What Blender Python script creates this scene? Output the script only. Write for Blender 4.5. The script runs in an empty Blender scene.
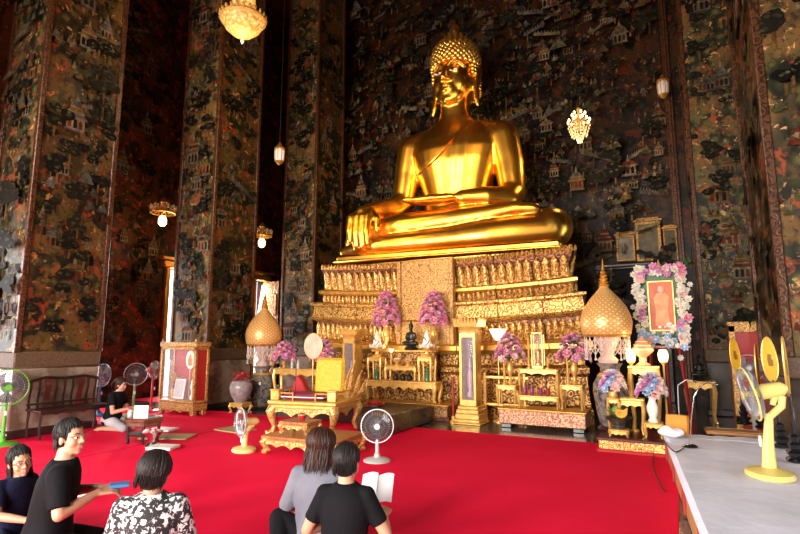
import bpy, math, random
from mathutils import Vector as V, Matrix as MX
sc = bpy.context.scene
COL = sc.collection
PI = math.pi
R_ = math.radians
# ------------------------------------------------------------------ camera
FPX, PITCH, YAW, CH = 520.0, R_(8.0), R_(28.0), 1.5
cR = V((math.cos(YAW), math.sin(YAW), 0)); cF = V((-math.sin(YAW), math.cos(YAW), 0)); cZ = V((0, 0, 1)); cC = V((0, 0, CH))
def ray(px, py):
    u = (px-400)/FPX; v = (267-py)/FPX
    return cR*u + cF*(math.cos(PITCH)-math.sin(PITCH)*v) + cZ*(math.sin(PITCH)+math.cos(PITCH)*v)
def G(px, py, z=0.0):
    d = ray(px, py); p = cC + d*((z-CH)/d.z); return p.x, p.y
def S(px, py, Y):
    d = ray(px, py); p = cC + d*(Y/d.y); return p.x, p.z
def SX(px, py, Y): return S(px, py, Y)[0]
def SZ(px, py, Y): return S(px, py, Y)[1]
def DD(px, py, D):
    d = ray(px, py); p = cC + d*(D/(d.x*cF.x+d.y*cF.y)); return p
cam = bpy.data.cameras.new('camera'); cam.sensor_width = 36; cam.lens = FPX/800*36; cam.clip_start = .05; cam.clip_end = 200
co = bpy.data.objects.new('camera', cam); COL.objects.link(co)
co.location = cC; co.rotation_euler = (R_(90)+PITCH, 0, YAW); sc.camera = co
# ------------------------------------------------------------------ mesh builder
class MB:
    def __init__(s): s.v = []; s.f = []; s.mi = []; s.m = MX.Identity(4); s.k = 0
    def add(s, vs, fs):
        o = len(s.v); m = s.m
        s.v += [tuple(m @ V(p)) for p in vs]
        for f in fs: s.f.append(tuple(i+o for i in f)); s.mi.append(s.k)
        return s
    def box(s, c, d, b=0.0, taper=1.0, rz=0):
        x, y, z = d[0]/2, d[1]/2, d[2]/2
        b = min(b, x*.9, y*.9, z*.9)
        vs = []; ix = {}
        rm = MX.Rotation(rz, 3, 'Z')
        for sx in (-1, 1):
            for sy in (-1, 1):
                for sz in (-1, 1):
                    t = taper if sz > 0 else 1.0
                    for a in range(3):
                        q = [sx*(x*t-b), sy*(y*t-b), sz*(z-b)]
                        q[a] += (sx, sy, sz)[a]*b
                        ix[(sx, sy, sz, a)] = len(vs); p = rm @ V(q); vs.append((c[0]+p.x, c[1]+p.y, c[2]+p.z))
                        if b == 0:
                            ix[(sx, sy, sz, 1)] = ix[(sx, sy, sz, 2)] = ix[(sx, sy, sz, 0)]; break
        fs = []
        for a in range(3):
            o1, o2 = [(1, 2), (2, 0), (0, 1)][a]
            for sg in (-1, 1):
                f = []
                for s1, s2 in ((-1, -1), (1, -1), (1, 1), (-1, 1)):
                    k = [0, 0, 0]; k[a] = sg; k[o1] = s1; k[o2] = s2; f.append(ix[(*k, a)])
                fs.append(tuple(f) if sg > 0 else tuple(f[::-1]))
        if b > 0:
            for a in range(3):
                o1, o2 = [(1, 2), (2, 0), (0, 1)][a]
                for s1 in (-1, 1):
                    for s2 in (-1, 1):
                        def kk(e, ax):
                            k = [0, 0, 0]; k[a] = e; k[o1] = s1; k[o2] = s2; return ix[(*k, ax)]
                        f = (kk(-1, o1), kk(1, o1), kk(1, o2), kk(-1, o2))
                        fs.append(f if s1*s2 < 0 else f[::-1])
            for sx in (-1, 1):
                for sy in (-1, 1):
                    for sz in (-1, 1):
                        f = tuple(ix[(sx, sy, sz, a)] for a in range(3)); fs.append(f if sx*sy*sz > 0 else f[::-1])
        return s.add(vs, fs)
    def tube(s, pts, r, n=8, closed=False, flat=1.0, caps=True):
        pts = [V(p) for p in pts]; m = len(pts)
        rs = r if isinstance(r, (list, tuple)) else [r]*m
        vs = []; fs = []; up = None
        for i, p in enumerate(pts):
            if closed: t = pts[(i+1) % m]-pts[i-1]
            else: t = pts[min(i+1, m-1)]-pts[max(i-1, 0)]
            t = t.normalized() if t.length > 1e-9 else V((0, 0, 1))
            if up is None: up = V((0, 0, 1)) if abs(t.z) < .9 else V((1, 0, 0))
            a = t.cross(up)
            if a.length < 1e-6: a = t.orthogonal()
            a.normalize(); b = a.cross(t).normalized(); up = b
            for j in range(n):
                w = 2*PI*j/n
                vs.append(p + a*(math.cos(w)*rs[i]) + b*(math.sin(w)*rs[i]*flat))
        for i in range(m if closed else m-1):
            for j in range(n):
                fs.append((i*n+j, i*n+(j+1) % n, ((i+1) % m)*n+(j+1) % n, ((i+1) % m)*n+j))
        if caps and not closed:
            fs.append(tuple(range(n))[::-1]); fs.append(tuple(range((m-1)*n, m*n)))
        return s.add(vs, [f[::-1] for f in fs])
    def cyl(s, a, b, r, r2=None, n=16): return s.tube([a, b], [r, r if r2 is None else r2], n)
    def lathe(s, prof, n=24, c=(0, 0, 0), sx=1, sy=1, seg=None, ph=0):
        vs = []; fs = []; m = len(prof)
        for r, z in prof:
            for j in range(n):
                w = 2*PI*j/n+ph; vs.append((c[0]+r*math.cos(w)*sx, c[1]+r*math.sin(w)*sy, c[2]+z))
        for i in range(m-1):
            for j in range(n): fs.append((i*n+j, i*n+(j+1) % n, (i+1)*n+(j+1) % n, (i+1)*n+j))
        if prof[0][0] > 1e-4: fs.append(tuple(range(n))[::-1])
        if prof[-1][0] > 1e-4: fs.append(tuple(range((m-1)*n, m*n)))
        return s.add(vs, fs)
    def ball(s, c, r, n=14, rot=None):
        if not isinstance(r, (list, tuple)): r = (r, r, r)
        m = max(6, n//2); vs = [(0, 0, -1)]; fs = []
        for i in range(1, m):
            ph = -PI/2+PI*i/m
            for j in range(n): w = 2*PI*j/n; vs.append((math.cos(ph)*math.cos(w), math.cos(ph)*math.sin(w), math.sin(ph)))
        vs.append((0, 0, 1)); L = len(vs)-1
        for j in range(n): fs.append((0, 1+(j+1) % n, 1+j)); fs.append((L, L-n+j, L-n+(j+1) % n))
        for i in range(m-2):
            for j in range(n): a = 1+i*n; fs.append((a+j, a+(j+1) % n, a+n+(j+1) % n, a+n+j))
        rm = rot if rot is not None else MX.Identity(3); c = V(c)
        return s.add([c + rm @ V((p[0]*r[0], p[1]*r[1], p[2]*r[2])) for p in vs], fs)
    def prism(s, poly, d, m=None):
        """poly in local x,z; thickness d along y, centred"""
        n = len(poly); ar = sum(poly[i][0]*poly[(i+1) % n][1]-poly[(i+1) % n][0]*poly[i][1] for i in range(n))
        if ar < 0: poly = poly[::-1]
        vs = [(x, -d/2, z) for x, z in poly]+[(x, d/2, z) for x, z in poly]
        fs = [tuple(range(n)), tuple(range(n, 2*n))[::-1]]+[(i+n, (i+1) % n+n, (i+1) % n, i) for i in range(n)]
        if m is not None: vs = [m @ V(p) for p in vs]
        return s.add(vs, fs)
    def grid(s, nu, nv, fn, thick=0.0):
        vs = [V(fn(i/nu, j/nv)) for j in range(nv+1) for i in range(nu+1)]; w = nu+1
        fs = [(j*w+i, j*w+i+1, (j+1)*w+i+1, (j+1)*w+i) for j in range(nv) for i in range(nu)]
        if thick:
            nrm = []
            for j in range(nv+1):
                for i in range(nu+1):
                    a = vs[j*w+min(i+1, nu)]-vs[j*w+max(i-1, 0)]; b = vs[min(j+1, nv)*w+i]-vs[max(j-1, 0)*w+i]
                    q = a.cross(b); nrm.append(q.normalized() if q.length > 1e-12 else V((0, 0, 1)))
            N = len(vs); vs += [vs[i]-nrm[i]*thick for i in range(N)]
            fs += [tuple(i+N for i in f[::-1]) for f in fs]
            rim = [i for i in range(w)]+[j*w+nu for j in range(1, nv+1)]+[nv*w+i for i in range(nu-1, -1, -1)]+[j*w for j in range(nv-1, 0, -1)]
            for a, b in zip(rim, rim[1:]+rim[:1]): fs.append((b, a, a+N, b+N))
        return s.add(vs, fs)
    def limb(s, js, n=14):
        """closed tapered chain: [(p, r), ...] overlapping balls and cones"""
        for i, (p, r) in enumerate(js):
            s.ball(p, r, n)
            if i: 
                q, r0 = js[i-1]
                if (V(p)-V(q)).length > 1e-4: s.tube([q, p], [r0, r], n)
        return s
    def rings(s, rs, n=20):
        """closed loft of ellipses [(centre, rx, ry)] stacked upward"""
        vs = []; fs = []
        for c, rx, ry in rs:
            for j in range(n): w = 2*PI*j/n; vs.append((c[0]+rx*math.cos(w), c[1]+ry*math.sin(w), c[2]))
        m = len(rs)
        for i in range(m-1):
            for j in range(n): fs.append((i*n+j, i*n+(j+1) % n, (i+1)*n+(j+1) % n, (i+1)*n+j))
        fs.append(tuple(range(n))[::-1]); fs.append(tuple(range((m-1)*n, m*n)))
        return s.add(vs, fs)
    def mesh(s, name, mats, smooth=True):
        me = bpy.data.meshes.new(name); me.from_pydata(s.v, [], s.f); me.update()
        for m in (mats if isinstance(mats, (list, tuple)) else [mats]): me.materials.append(m)
        me.polygons.foreach_set('material_index', s.mi)
        if smooth:
            me.polygons.foreach_set('use_smooth', [True]*len(me.polygons))
            try: me.set_sharp_from_angle(angle=R_(38))
            except Exception: pass
        return me
    def build(s, name, mats, parent=None, loc=(0, 0, 0), rz=0, smooth=True):
        o = bpy.data.objects.new(name, s.mesh(name, mats, smooth)); COL.objects.link(o)
        o.parent = parent; o.location = loc; o.rotation_euler = (0, 0, rz); return o
    def fuse(s, name, mats, voxel, smooth=4, parent=None, loc=(0, 0, 0), rz=0, fac=.5):
        """merge all closed pieces into ONE continuous surface"""
        t = bpy.data.objects.new('tmp', s.mesh('tmp', [])); COL.objects.link(t)
        md = t.modifiers.new('r', 'REMESH'); md.mode = 'VOXEL'; md.voxel_size = voxel; md.use_smooth_shade = True
        if smooth:
            sm = t.modifiers.new('s', 'SMOOTH'); sm.factor = fac; sm.iterations = smooth
        dg = bpy.context.evaluated_depsgraph_get(); dg.update()
        me = bpy.data.meshes.new_from_object(t.evaluated_get(dg)); me.name = name
        bpy.data.objects.remove(t)
        me.materials.clear()
        for m in (mats if isinstance(mats, (list, tuple)) else [mats]): me.materials.append(m)
        me.polygons.foreach_set('material_index', [0]*len(me.polygons))
        me.polygons.foreach_set('use_smooth', [True]*len(me.polygons))
        o = bpy.data.objects.new(name, me); COL.objects.link(o); o.parent = parent; o.location = loc; o.rotation_euler = (0, 0, rz)
        return o
def tag(o, label, cat, group=None, kind=None):
    if label: o['label'] = label
    if cat: o['category'] = cat
    if group: o['group'] = group
    if kind: o['kind'] = kind
    return o
def T(name, label, cat, loc=(0, 0, 0), rz=0, group=None):
    o = bpy.data.objects.new(name, None); COL.objects.link(o); o.empty_display_size = .1
    o.location = loc; o.rotation_euler = (0, 0, rz); return tag(o, label, cat, group)
def struct(o): o['kind'] = 'structure'; return o
def dup(o, loc=None, rz=None, label=None, parent=None, group=None, scale=None):
    c = o.copy(); COL.objects.link(c)
    if parent is not None: c.parent = parent
    if loc is not None: c.location = loc
    if rz is not None: c.rotation_euler = (0, 0, rz)
    if label: c['label'] = label
    if group: c['group'] = group
    if scale: c.scale = (scale,)*3
    for ch in list(o.children): dup(ch, parent=c)
    return c
def circ(c, r, n=24, ax='z', a0=0, a1=2*PI):
    full = abs(a1-a0-2*PI) < 1e-6; out = []
    for i in range(n if full else n+1):
        w = a0+(a1-a0)*i/n; x, y = r*math.cos(w), r*math.sin(w)
        out.append(V(c)+V((x, y, 0) if ax == 'z' else (x, 0, y) if ax == 'y' else (0, x, y)))
    return out
# ------------------------------------------------------------------ materials
def nd(nt, t, **kw):
    n = nt.nodes.new(t)
    for k, v in kw.items():
        if k in n.inputs: 
            n.inputs[k].default_value = v
        else: setattr(n, k, v)
    return n
def ramp(nt, src, stops, interp='LINEAR'):
    n = nt.nodes.new('ShaderNodeValToRGB'); n.color_ramp.interpolation = interp; e = n.color_ramp.elements
    while len(e) < len(stops): e.new(.5)
    for i, (p, c) in enumerate(stops): e[i].position = p; e[i].color = (*c, 1) if len(c) == 3 else c
    nt.links.new(src, n.inputs[0]); return n.outputs[0]
def mixc(nt, fac, a, b, mode='MIX'):
    n = nt.nodes.new('ShaderNodeMix'); n.data_type = 'RGBA'; n.blend_type = mode
    for sock, v in ((n.inputs[0], fac), (n.inputs[6], a), (n.inputs[7], b)):
        if hasattr(v, 'is_linked'): nt.links.new(v, sock)
        elif isinstance(v, (int, float)): sock.default_value = v
        else: sock.default_value = (*v, 1)
    return n.outputs[2]
def coords(nt, scale=(1, 1, 1), kind='Object'):
    tc = nt.nodes.new('ShaderNodeTexCoord'); mp = nt.nodes.new('ShaderNodeMapping')
    nt.links.new(tc.outputs[kind], mp.inputs[0]); mp.inputs['Scale'].default_value = scale; return mp.outputs[0]
def noise(nt, vec, scale, detail=4, rough=.55, dist=0):
    n = nd(nt, 'ShaderNodeTexNoise', Scale=scale, Detail=detail, Roughness=rough, Distortion=dist); nt.links.new(vec, n.inputs['Vector']); return n.outputs[0]
def voro(nt, vec, scale, feat='F1', out=0, rnd=1.0):
    n = nd(nt, 'ShaderNodeTexVoronoi'); n.feature = feat; n.inputs['Scale'].default_value = scale; n.inputs['Randomness'].default_value = rnd
    nt.links.new(vec, n.inputs['Vector']); return n.outputs[out]
def newmat(name):
    m = bpy.data.materials.new(name); m.use_nodes = True; nt = m.node_tree
    return m, nt, nt.nodes['Principled BSDF']
def bump(nt, bs, h, strength, dist=.02):
    b = nt.nodes.new('ShaderNodeBump'); b.inputs['Strength'].default_value = strength; b.inputs['Distance'].default_value = dist
    nt.links.new(h, b.inputs['Height']); nt.links.new(b.outputs[0], bs.inputs['Normal'])
def mat(name, col, rough=.5, metal=0.0, var=None, bmp=None, coat=0, alpha=1, trans=0, emit=None, sss=0, spec=None):
    """var=(colour2, scale[, lo, hi]); bmp=(scale, strength, dist)"""
    m, nt, b = newmat(name)
    b.inputs['Base Color'].default_value = (*col, 1); b.inputs['Roughness'].default_value = rough; b.inputs['Metallic'].default_value = metal
    if spec is not None: b.inputs['Specular IOR Level'].default_value = spec
    if coat: b.inputs['Coat Weight'].default_value = coat; b.inputs['Coat Roughness'].default_value = .08
    if alpha < 1: b.inputs['Alpha'].default_value = alpha
    if trans: b.inputs['Transmission Weight'].default_value = trans
    if emit: b.inputs['Emission Color'].default_value = (*emit[0], 1); b.inputs['Emission Strength'].default_value = emit[1]
    if var or bmp:
        vc = coords(nt)
        if var:
            h = noise(nt, vc, var[1], 5); lo, hi = (var[2], var[3]) if len(var) > 3 else (.35, .65)
            nt.links.new(ramp(nt, h, [(lo, col), (hi, var[0])]), b.inputs['Base Color'])
        if bmp: bump(nt, b, noise(nt, vc, bmp[0], 3), bmp[1], bmp[2] if len(bmp) > 2 else .01)
    return m
def carved(name, hi, lo, scale=14, metal=.55, rough=.38, strength=.8, dist=.02, thr=(.08, .3)):
    """gilded relief: raised scrolls over darker ground"""
    m, nt, b = newmat(name); vc = coords(nt)
    wv = noise(nt, vc, scale*.35, 2)
    vm = nt.nodes.new('ShaderNodeVectorMath'); vm.operation = 'MULTIPLY_ADD'
    cb = nt.nodes.new('ShaderNodeCombineXYZ')
    for i in range(3): nt.links.new(wv, cb.inputs[i])
    nt.links.new(cb.outputs[0], vm.inputs[0]); vm.inputs[1].default_value = (.12,)*3; nt.links.new(vc, vm.inputs[2])
    f1 = voro(nt, vm.outputs[0], scale*.62); f2 = noise(nt, vc, scale*2.2, 3)
    sn = nd(nt, 'ShaderNodeMath', operation='SINE'); ms = nd(nt, 'ShaderNodeMath', operation='MULTIPLY_ADD'); nt.links.new(f1, ms.inputs[0]); ms.inputs[1].default_value = 15.0; ms.inputs[2].default_value = 1.6
    nt.links.new(ms.outputs[0], sn.inputs[0]); se = nd(nt, 'ShaderNodeMath', operation='MULTIPLY_ADD'); nt.links.new(sn.outputs[0], se.inputs[0]); se.inputs[1].default_value = .17; se.inputs[2].default_value = .13
    e = se.outputs[0]
    mm = nt.nodes.new('ShaderNodeMath'); mm.operation = 'MULTIPLY_ADD'; nt.links.new(f2, mm.inputs[0]); mm.inputs[1].default_value = .25; nt.links.new(e, mm.inputs[2])
    c = ramp(nt, mm.outputs[0], [(thr[0], lo), (thr[1], hi)])
    nt.links.new(c, b.inputs['Base Color']); b.inputs['Metallic'].default_value = metal; b.inputs['Roughness'].default_value = rough
    bump(nt, b, mm.outputs[0], strength, dist); return m
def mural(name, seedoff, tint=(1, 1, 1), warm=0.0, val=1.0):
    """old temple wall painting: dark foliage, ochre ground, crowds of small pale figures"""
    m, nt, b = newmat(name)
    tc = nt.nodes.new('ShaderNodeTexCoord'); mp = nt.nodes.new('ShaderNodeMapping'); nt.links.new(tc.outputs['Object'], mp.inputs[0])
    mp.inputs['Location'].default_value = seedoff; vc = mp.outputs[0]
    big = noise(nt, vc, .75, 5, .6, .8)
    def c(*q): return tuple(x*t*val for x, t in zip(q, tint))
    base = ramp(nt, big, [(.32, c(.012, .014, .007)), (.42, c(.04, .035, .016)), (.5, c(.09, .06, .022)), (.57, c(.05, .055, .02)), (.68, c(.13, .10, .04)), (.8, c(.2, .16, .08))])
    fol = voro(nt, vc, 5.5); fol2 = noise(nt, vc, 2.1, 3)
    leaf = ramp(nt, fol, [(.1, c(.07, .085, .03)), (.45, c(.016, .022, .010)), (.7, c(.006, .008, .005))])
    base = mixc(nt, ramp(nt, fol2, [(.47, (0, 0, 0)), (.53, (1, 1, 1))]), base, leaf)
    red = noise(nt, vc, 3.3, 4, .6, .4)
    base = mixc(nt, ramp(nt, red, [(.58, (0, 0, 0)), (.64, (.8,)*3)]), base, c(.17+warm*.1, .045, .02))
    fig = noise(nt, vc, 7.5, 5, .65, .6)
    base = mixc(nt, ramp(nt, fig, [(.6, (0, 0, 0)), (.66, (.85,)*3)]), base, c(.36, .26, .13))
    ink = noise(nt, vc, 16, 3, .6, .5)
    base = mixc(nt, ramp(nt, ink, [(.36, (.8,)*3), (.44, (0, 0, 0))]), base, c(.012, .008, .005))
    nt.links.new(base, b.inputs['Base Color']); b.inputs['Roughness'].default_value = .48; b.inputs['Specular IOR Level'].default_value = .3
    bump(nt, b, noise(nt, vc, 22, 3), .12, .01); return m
m_cable = mat('cable_rubber', (.012, .012, .012), .7)
m_gold = mat('gilded_surface', (.98, .55, .09), .30, 1.0, bmp=(3, .06, .02), var=((.85, .42, .05), 2.2))
m_goldd = mat('aged_gold', (.78, .42, .09), .36, .75, var=((.55, .29, .05), 9))
m_goldp = mat('gold_paint', (.84, .52, .15), .34, .42, var=((.66, .37, .08), 12), bmp=(40, .15, .004))
m_carve = carved('carved_gold', (.78, .42, .09), (.12, .03, .01), 13, thr=(.10, .34))
m_carvef = carved('finely_carved_gold', (.50, .25, .055), (.06, .017, .006), 16, dist=.012, thr=(.1, .34))
m_carver = carved('carved_gold_on_red', (.85, .52, .15), (.28, .012, .012), 34, dist=.01, thr=(.1, .22))
m_redlac = mat('red_lacquer', (.42, .012, .012), .3, coat=.3)
m_reddk = mat('dark_red_wood', (.13, .016, .012), .35, var=((.06, .012, .01), 8), coat=.2)
m_wood = mat('brown_wood', (.17, .055, .02), .4, var=((.07, .02, .01), 10), coat=.2)
m_wooddk = mat('dark_wood', (.035, .016, .010), .32, var=((.014, .008, .006), 9), coat=.25)
m_black = mat('black_lacquer', (.008, .008, .009), .18, coat=.3)
m_bronze = mat('dark_bronze', (.03, .028, .022), .3, .6)
m_white = mat('white_paint', (.82, .82, .82), .5)
m_cream = mat('cream_porcelain', (.85, .82, .74), .25)
m_chrome = mat('chrome', (.75, .75, .77), .15, 1)
m_silver = mat('silver_bowl', (.72, .70, .68), .22, 1, var=((.45, .42, .4), 20))
m_glass = mat('clear_glass', (.97, .98, .98), .03, alpha=.07, spec=.4)
def add_light(kind, name, loc, tgt, energy, col, **kw):
    l = bpy.data.lights.new(name, kind); l.energy = energy; l.color = col
    for k, v in kw.items(): setattr(l, k, v)
    o = bpy.data.objects.new(name, l); COL.objects.link(o); o.location = loc
    if tgt is not None: o.rotation_euler = (V(tgt)-V(loc)).to_track_quat('-Z', 'Y').to_euler()
    return o
# ================================================================== the hall
rnd = random.Random(7)
XL, XR, YB, YE, HC = -12.8, 5.5, 14.6, -3.5, 14.0
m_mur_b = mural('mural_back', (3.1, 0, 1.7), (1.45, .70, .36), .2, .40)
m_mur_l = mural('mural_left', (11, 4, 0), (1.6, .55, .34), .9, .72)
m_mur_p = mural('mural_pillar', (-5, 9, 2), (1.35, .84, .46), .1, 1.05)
m_mur_lit = mural('mural_daylit', (2, 7, -3), (1.3, 1.0, .76), .1, 1.6)  # paler mural copy: daylight on the pillar fronts put into the colour
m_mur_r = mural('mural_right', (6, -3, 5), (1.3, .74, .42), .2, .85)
def pigm(name, col, rough):
    m, nt, b = newmat('pigment_'+name); vc = coords(nt); k = .8
    f = noise(nt, vc, 9, 5, .65); g = noise(nt, vc, .9, 3)
    c = mixc(nt, ramp(nt, f, [(.38, (0, 0, 0)), (.6, (1, 1, 1))]), tuple(x*.28 for x in col), tuple(x*k for x in col))
    nt.links.new(mixc(nt, ramp(nt, g, [(.35, (.75,)*3), (.62, (0, 0, 0))]), c, (.02, .016, .009)), b.inputs['Base Color']); b.inputs['Roughness'].default_value = rough; b.inputs['Specular IOR Level'].default_value = .08
    return m
pig = [pigm('cream', (.34, .26, .14), .6), pigm('ochre', (.24, .125, .03), .6), pigm('green', (.055, .055, .02), .6),
       pigm('ink', (.010, .009, .007), .6), pigm('terracotta', (.20, .04, .018), .6), pigm('grey', (.17, .15, .12), .6), pigm('moss', (.13, .125, .04), .6)]
def motifs(mb, o, u, n, W, H, count, seed, zmin=0.0, big=1.0):
    """paint small pavilions, trees, rocks and crowds on a wall plane: o origin, u along, n outward normal; slots 1.. of mb"""
    rr = random.Random(seed); o, u, n = V(o), V(u), V(n); z = V((0, 0, 1)); lay = [.002]
    def poly(pts, k):
        lay[0] += .00006
        q = [o+u*x+z*y+n*lay[0] for x, y in pts]
        if any(not (0.02 < x < W-.02 and zmin+.02 < y < H-.02) for x, y in pts): return
        a = (q[1]-q[0]).cross(q[2]-q[1])
        mb.k = k+1; mb.add(q if a.dot(n) > 0 else q[::-1], [tuple(range(len(q)))])
    def blob(x, y, r, k, m=9, sq=1.0):
        poly([(x+r*math.cos(2*PI*i/m)*rr.uniform(.75, 1.15), y+sq*r*math.sin(2*PI*i/m)*rr.uniform(.75, 1.15)) for i in range(m)], k)
    for _ in range(count):
        x, y = rr.uniform(.1, W-.1), rr.uniform(zmin+.1, H-.2); t = rr.random(); s = rr.uniform(.5, 1.05)*big
        if t < .13:                                    # pavilion
            w, h = .34*s, .24*s
            poly([(x-w*.6, y-h*.14), (x+w*.6, y-h*.14), (x+w*.55, y), (x-w*.55, y)], 5)
            poly([(x-w/2, y), (x+w/2, y), (x+w/2, y+h), (x-w/2, y+h)], rr.choice((0, 0, 1)))
            for i in range(3):
                a = x-w*.42+i*w*.3; poly([(a, y+.03*s), (a+w*.2, y+.03*s), (a+w*.2, y+h*.72), (a+w*.1, y+h*.9), (a, y+h*.72)], rr.choice((3, 4)))
            for q in range(rr.choice((1, 2, 3))):
                ww = w*(.66-.17*q); yy = y+h+q*h*.42
                poly([(x-ww, yy), (x+ww, yy), (x+ww*.45, yy+h*.5), (x-ww*.45, yy+h*.5)], rr.choice((4, 1, 5)))
                poly([(x-ww, yy-.012*s), (x+ww, yy-.012*s), (x+ww, yy+.012*s), (x-ww, yy+.012*s)], 0)
            poly([(x-w*.12, yy+h*.5), (x+w*.12, yy+h*.5), (x, yy+h*1.3)], 0)
        elif t < .52:                                   # tree
            poly([(x-.015, y-.3*s), (x+.02, y-.3*s), (x+.03, y), (x-.01, y)], 1)
            for i in range(rr.randint(4, 7)):
                bx, by, br = x+rr.uniform(-.2, .2)*s, y+rr.uniform(-.05, .28)*s, rr.uniform(.09, .17)*s
                blob(bx, by, br, 3, 8, .7)
                for q in range(3): blob(bx+rr.uniform(-.6, .6)*br, by+rr.uniform(-.3, .6)*br, br*.28, rr.choice((2, 2, 6)), 6, .7)
        elif t < .68:                                  # rocks or water
            for i in range(4):
                bx, by = x+rr.uniform(-.25, .25)*s, y+rr.uniform(-.15, .15)*s
                a = rr.uniform(.07, .16)*s; poly([(bx-a, by), (bx-a*.5, by+a*.9), (bx+a*.1, by+a*1.5), (bx+a*.6, by+a*.7), (bx+a, by)], rr.choice((5, 1, 4, 6)))
                poly([(bx-a*.5, by+a*.9), (bx+a*.1, by+a*1.5), (bx, by+a*.5)], rr.choice((0, 5)))
        elif t < .73:                                  # slanting city wall
            sl = rr.choice((-.45, -.25, .3, .5)); L = rr.uniform(.5, .9)*s; h = .1*s
            poly([(x-L/2, y-sl*L/2), (x+L/2, y+sl*L/2), (x+L/2, y+sl*L/2+h), (x-L/2, y-sl*L/2+h)], rr.choice((0, 5)))
            for i in range(8):
                a = -L/2+L*(i+.25)/8; poly([(x+a, y+sl*a+h), (x+a+L*.06, y+sl*(a+L*.06)+h), (x+a+L*.03, y+sl*(a+L*.03)+h*1.7)], 0)
        else:                                          # a few figures
            for i in range(rr.randint(2, 6)):
                bx, by, q = x+rr.uniform(-.25, .25)*s, y+rr.uniform(-.06, .06)*s, rr.uniform(.09, .15)*s; k = rr.choice((0, 0, 1, 4, 5))
                poly([(bx-q*.3, by), (bx+q*.32, by), (bx+q*.2, by+q*.7), (bx-q*.12, by+q*.75)], k)
                blob(bx+q*.05, by+q*.9, q*.17, rr.choice((0, 1)), 7); poly([(bx-q*.04, by+q*1.05), (bx+q*.14, by+q*1.05), (bx+q*.05, by+q*1.5)], 1)
                poly([(bx+q*.1, by+q*.6), (bx+q*.5, by+q*.35), (bx+q*.52, by+q*.45), (bx+q*.14, by+q*.72)], 0)
    mb.k = 0
# ---- floor, ceiling
m_floor, nt, b = newmat('polished_dark_stone'); vc = coords(nt)
n1 = noise(nt, vc, 1.4, 6, .6, 1.0)
br = nd(nt, 'ShaderNodeTexBrick'); nt.links.new(vc, br.inputs['Vector']); br.inputs['Scale'].default_value = 1.6; br.offset = 0; br.inputs['Mortar Size'].default_value = .006
br.inputs['Color1'].default_value = (1, 1, 1, 1); br.inputs['Color2'].default_value = (.8, .8, .8, 1); br.inputs['Mortar'].default_value = (.25, .25, .25, 1)
nt.links.new(mixc(nt, 1.0, ramp(nt, n1, [(.3, (.045, .04, .036)), (.55, (.11, .10, .09)), (.75, (.2, .19, .17))]), br.outputs[0], 'MULTIPLY'), b.inputs['Base Color'])
b.inputs['Roughness'].default_value = .16
struct(MB().box((-3.65, 5.5, -.1), (18.6, 18.5, .2)).build('floor', m_floor))
m_ceil = mat('dark_red_ceiling', (.06, .012, .008), .6, var=((.10, .03, .01), 3))
struct(MB().box((-3.65, 5.5, HC+.1), (18.6, 18.5, .2)).build('ceiling', m_ceil))
# ---- walls with door openings
m_plaster = mat('grey_plaster', (.32, .29, .25), .7, var=((.2, .17, .14), 2))
m_marble = mat('veined_marble', (.30, .235, .18), .22, var=((.14, .09, .06), 3.5, .4, .6))
def wall_y(mb, x, y0, y1, z0, z1, t=.3, sgn=-1): mb.box((x+sgn*t/2, (y0+y1)/2, (z0+z1)/2), (t, y1-y0, z1-z0))
LD = [(2.35, 3.5), (6.05, 7.2), (9.95, 10.9), (13.42, 13.84)]    # doors in the left aisle wall
DH = 3.55
mb = MB(); prev = YE
for a, c in LD:
    wall_y(mb, XL, prev, a, 0, HC); wall_y(mb, XL, a, c, DH, HC); prev = c
wall_y(mb, XL, prev, YB+.3, 0, HC)
motifs(mb, (XL, 4.0, 0), (0, 1, 0), (1, 0, 0), 5.6, 12, 300, 5, 1.2)
motifs(mb, (XL, 11.0, 0), (0, 1, 0), (1, 0, 0), 2.3, 12, 130, 6, 1.2)
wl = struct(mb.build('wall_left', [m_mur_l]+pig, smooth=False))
m_panel = carved('carved_door_panel', (.34, .17, .05), (.10, .03, .012), 9, metal=.2)
for i, (a, c) in enumerate(LD):
    mb = MB(); w = .14
    mb.box((XL+.03, a-w/2, DH/2), (.14, w, DH), .02); mb.box((XL+.03, c+w/2, DH/2), (.14, w, DH), .02); mb.box((XL+.04, (a+c)/2, DH+.1), (.2, c-a+.5, .2), .03)
    mb.box((XL+.07, (a+c)/2, DH+.26), (.26, c-a+.7, .1), .02)
    d = struct(mb.build('door_%d' % (i+1), m_goldd))
    if True:
        mb = MB().box((0, .29, DH/2), (.07, .56, DH-.1), .01)
        for z in (.6, 1.6, 2.7): mb.box((.045, .29, z), (.03, .42, .75), .015)
        mb.build('door_leaf', m_panel, d, (XL+.1, c, .03), -1.45)
mb = MB()
mb.box((-3.65, YB+.15, HC/2), (18.6, .3, HC))
motifs(mb, (-10.2, YB, 0), (1, 0, 0), (0, -1, 0), 10.3, 13.4, 900, 9, 2.0, 1.1)
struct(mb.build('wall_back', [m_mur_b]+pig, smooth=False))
mb = MB()
for y0, y1 in ((YE, -.5), (1.5, 3.6), (5.6, 7.6), (9.2, 11.2), (12.8, YB+.3)): wall_y(mb, XR, y0, y1, 0, HC, .3, 1)
for y0, y1 in ((-.5, 1.5), (3.6, 5.6), (7.6, 9.2), (11.2, 12.8)): wall_y(mb, XR, y0, y1, DH, HC, .3, 1)
struct(mb.build('wall_right', m_mur_r))
mb = MB(); ED = [(-8.3, -6.3), (-5.5, -3.3), (-2.5, -.5)]; prev = XL-.3
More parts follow.
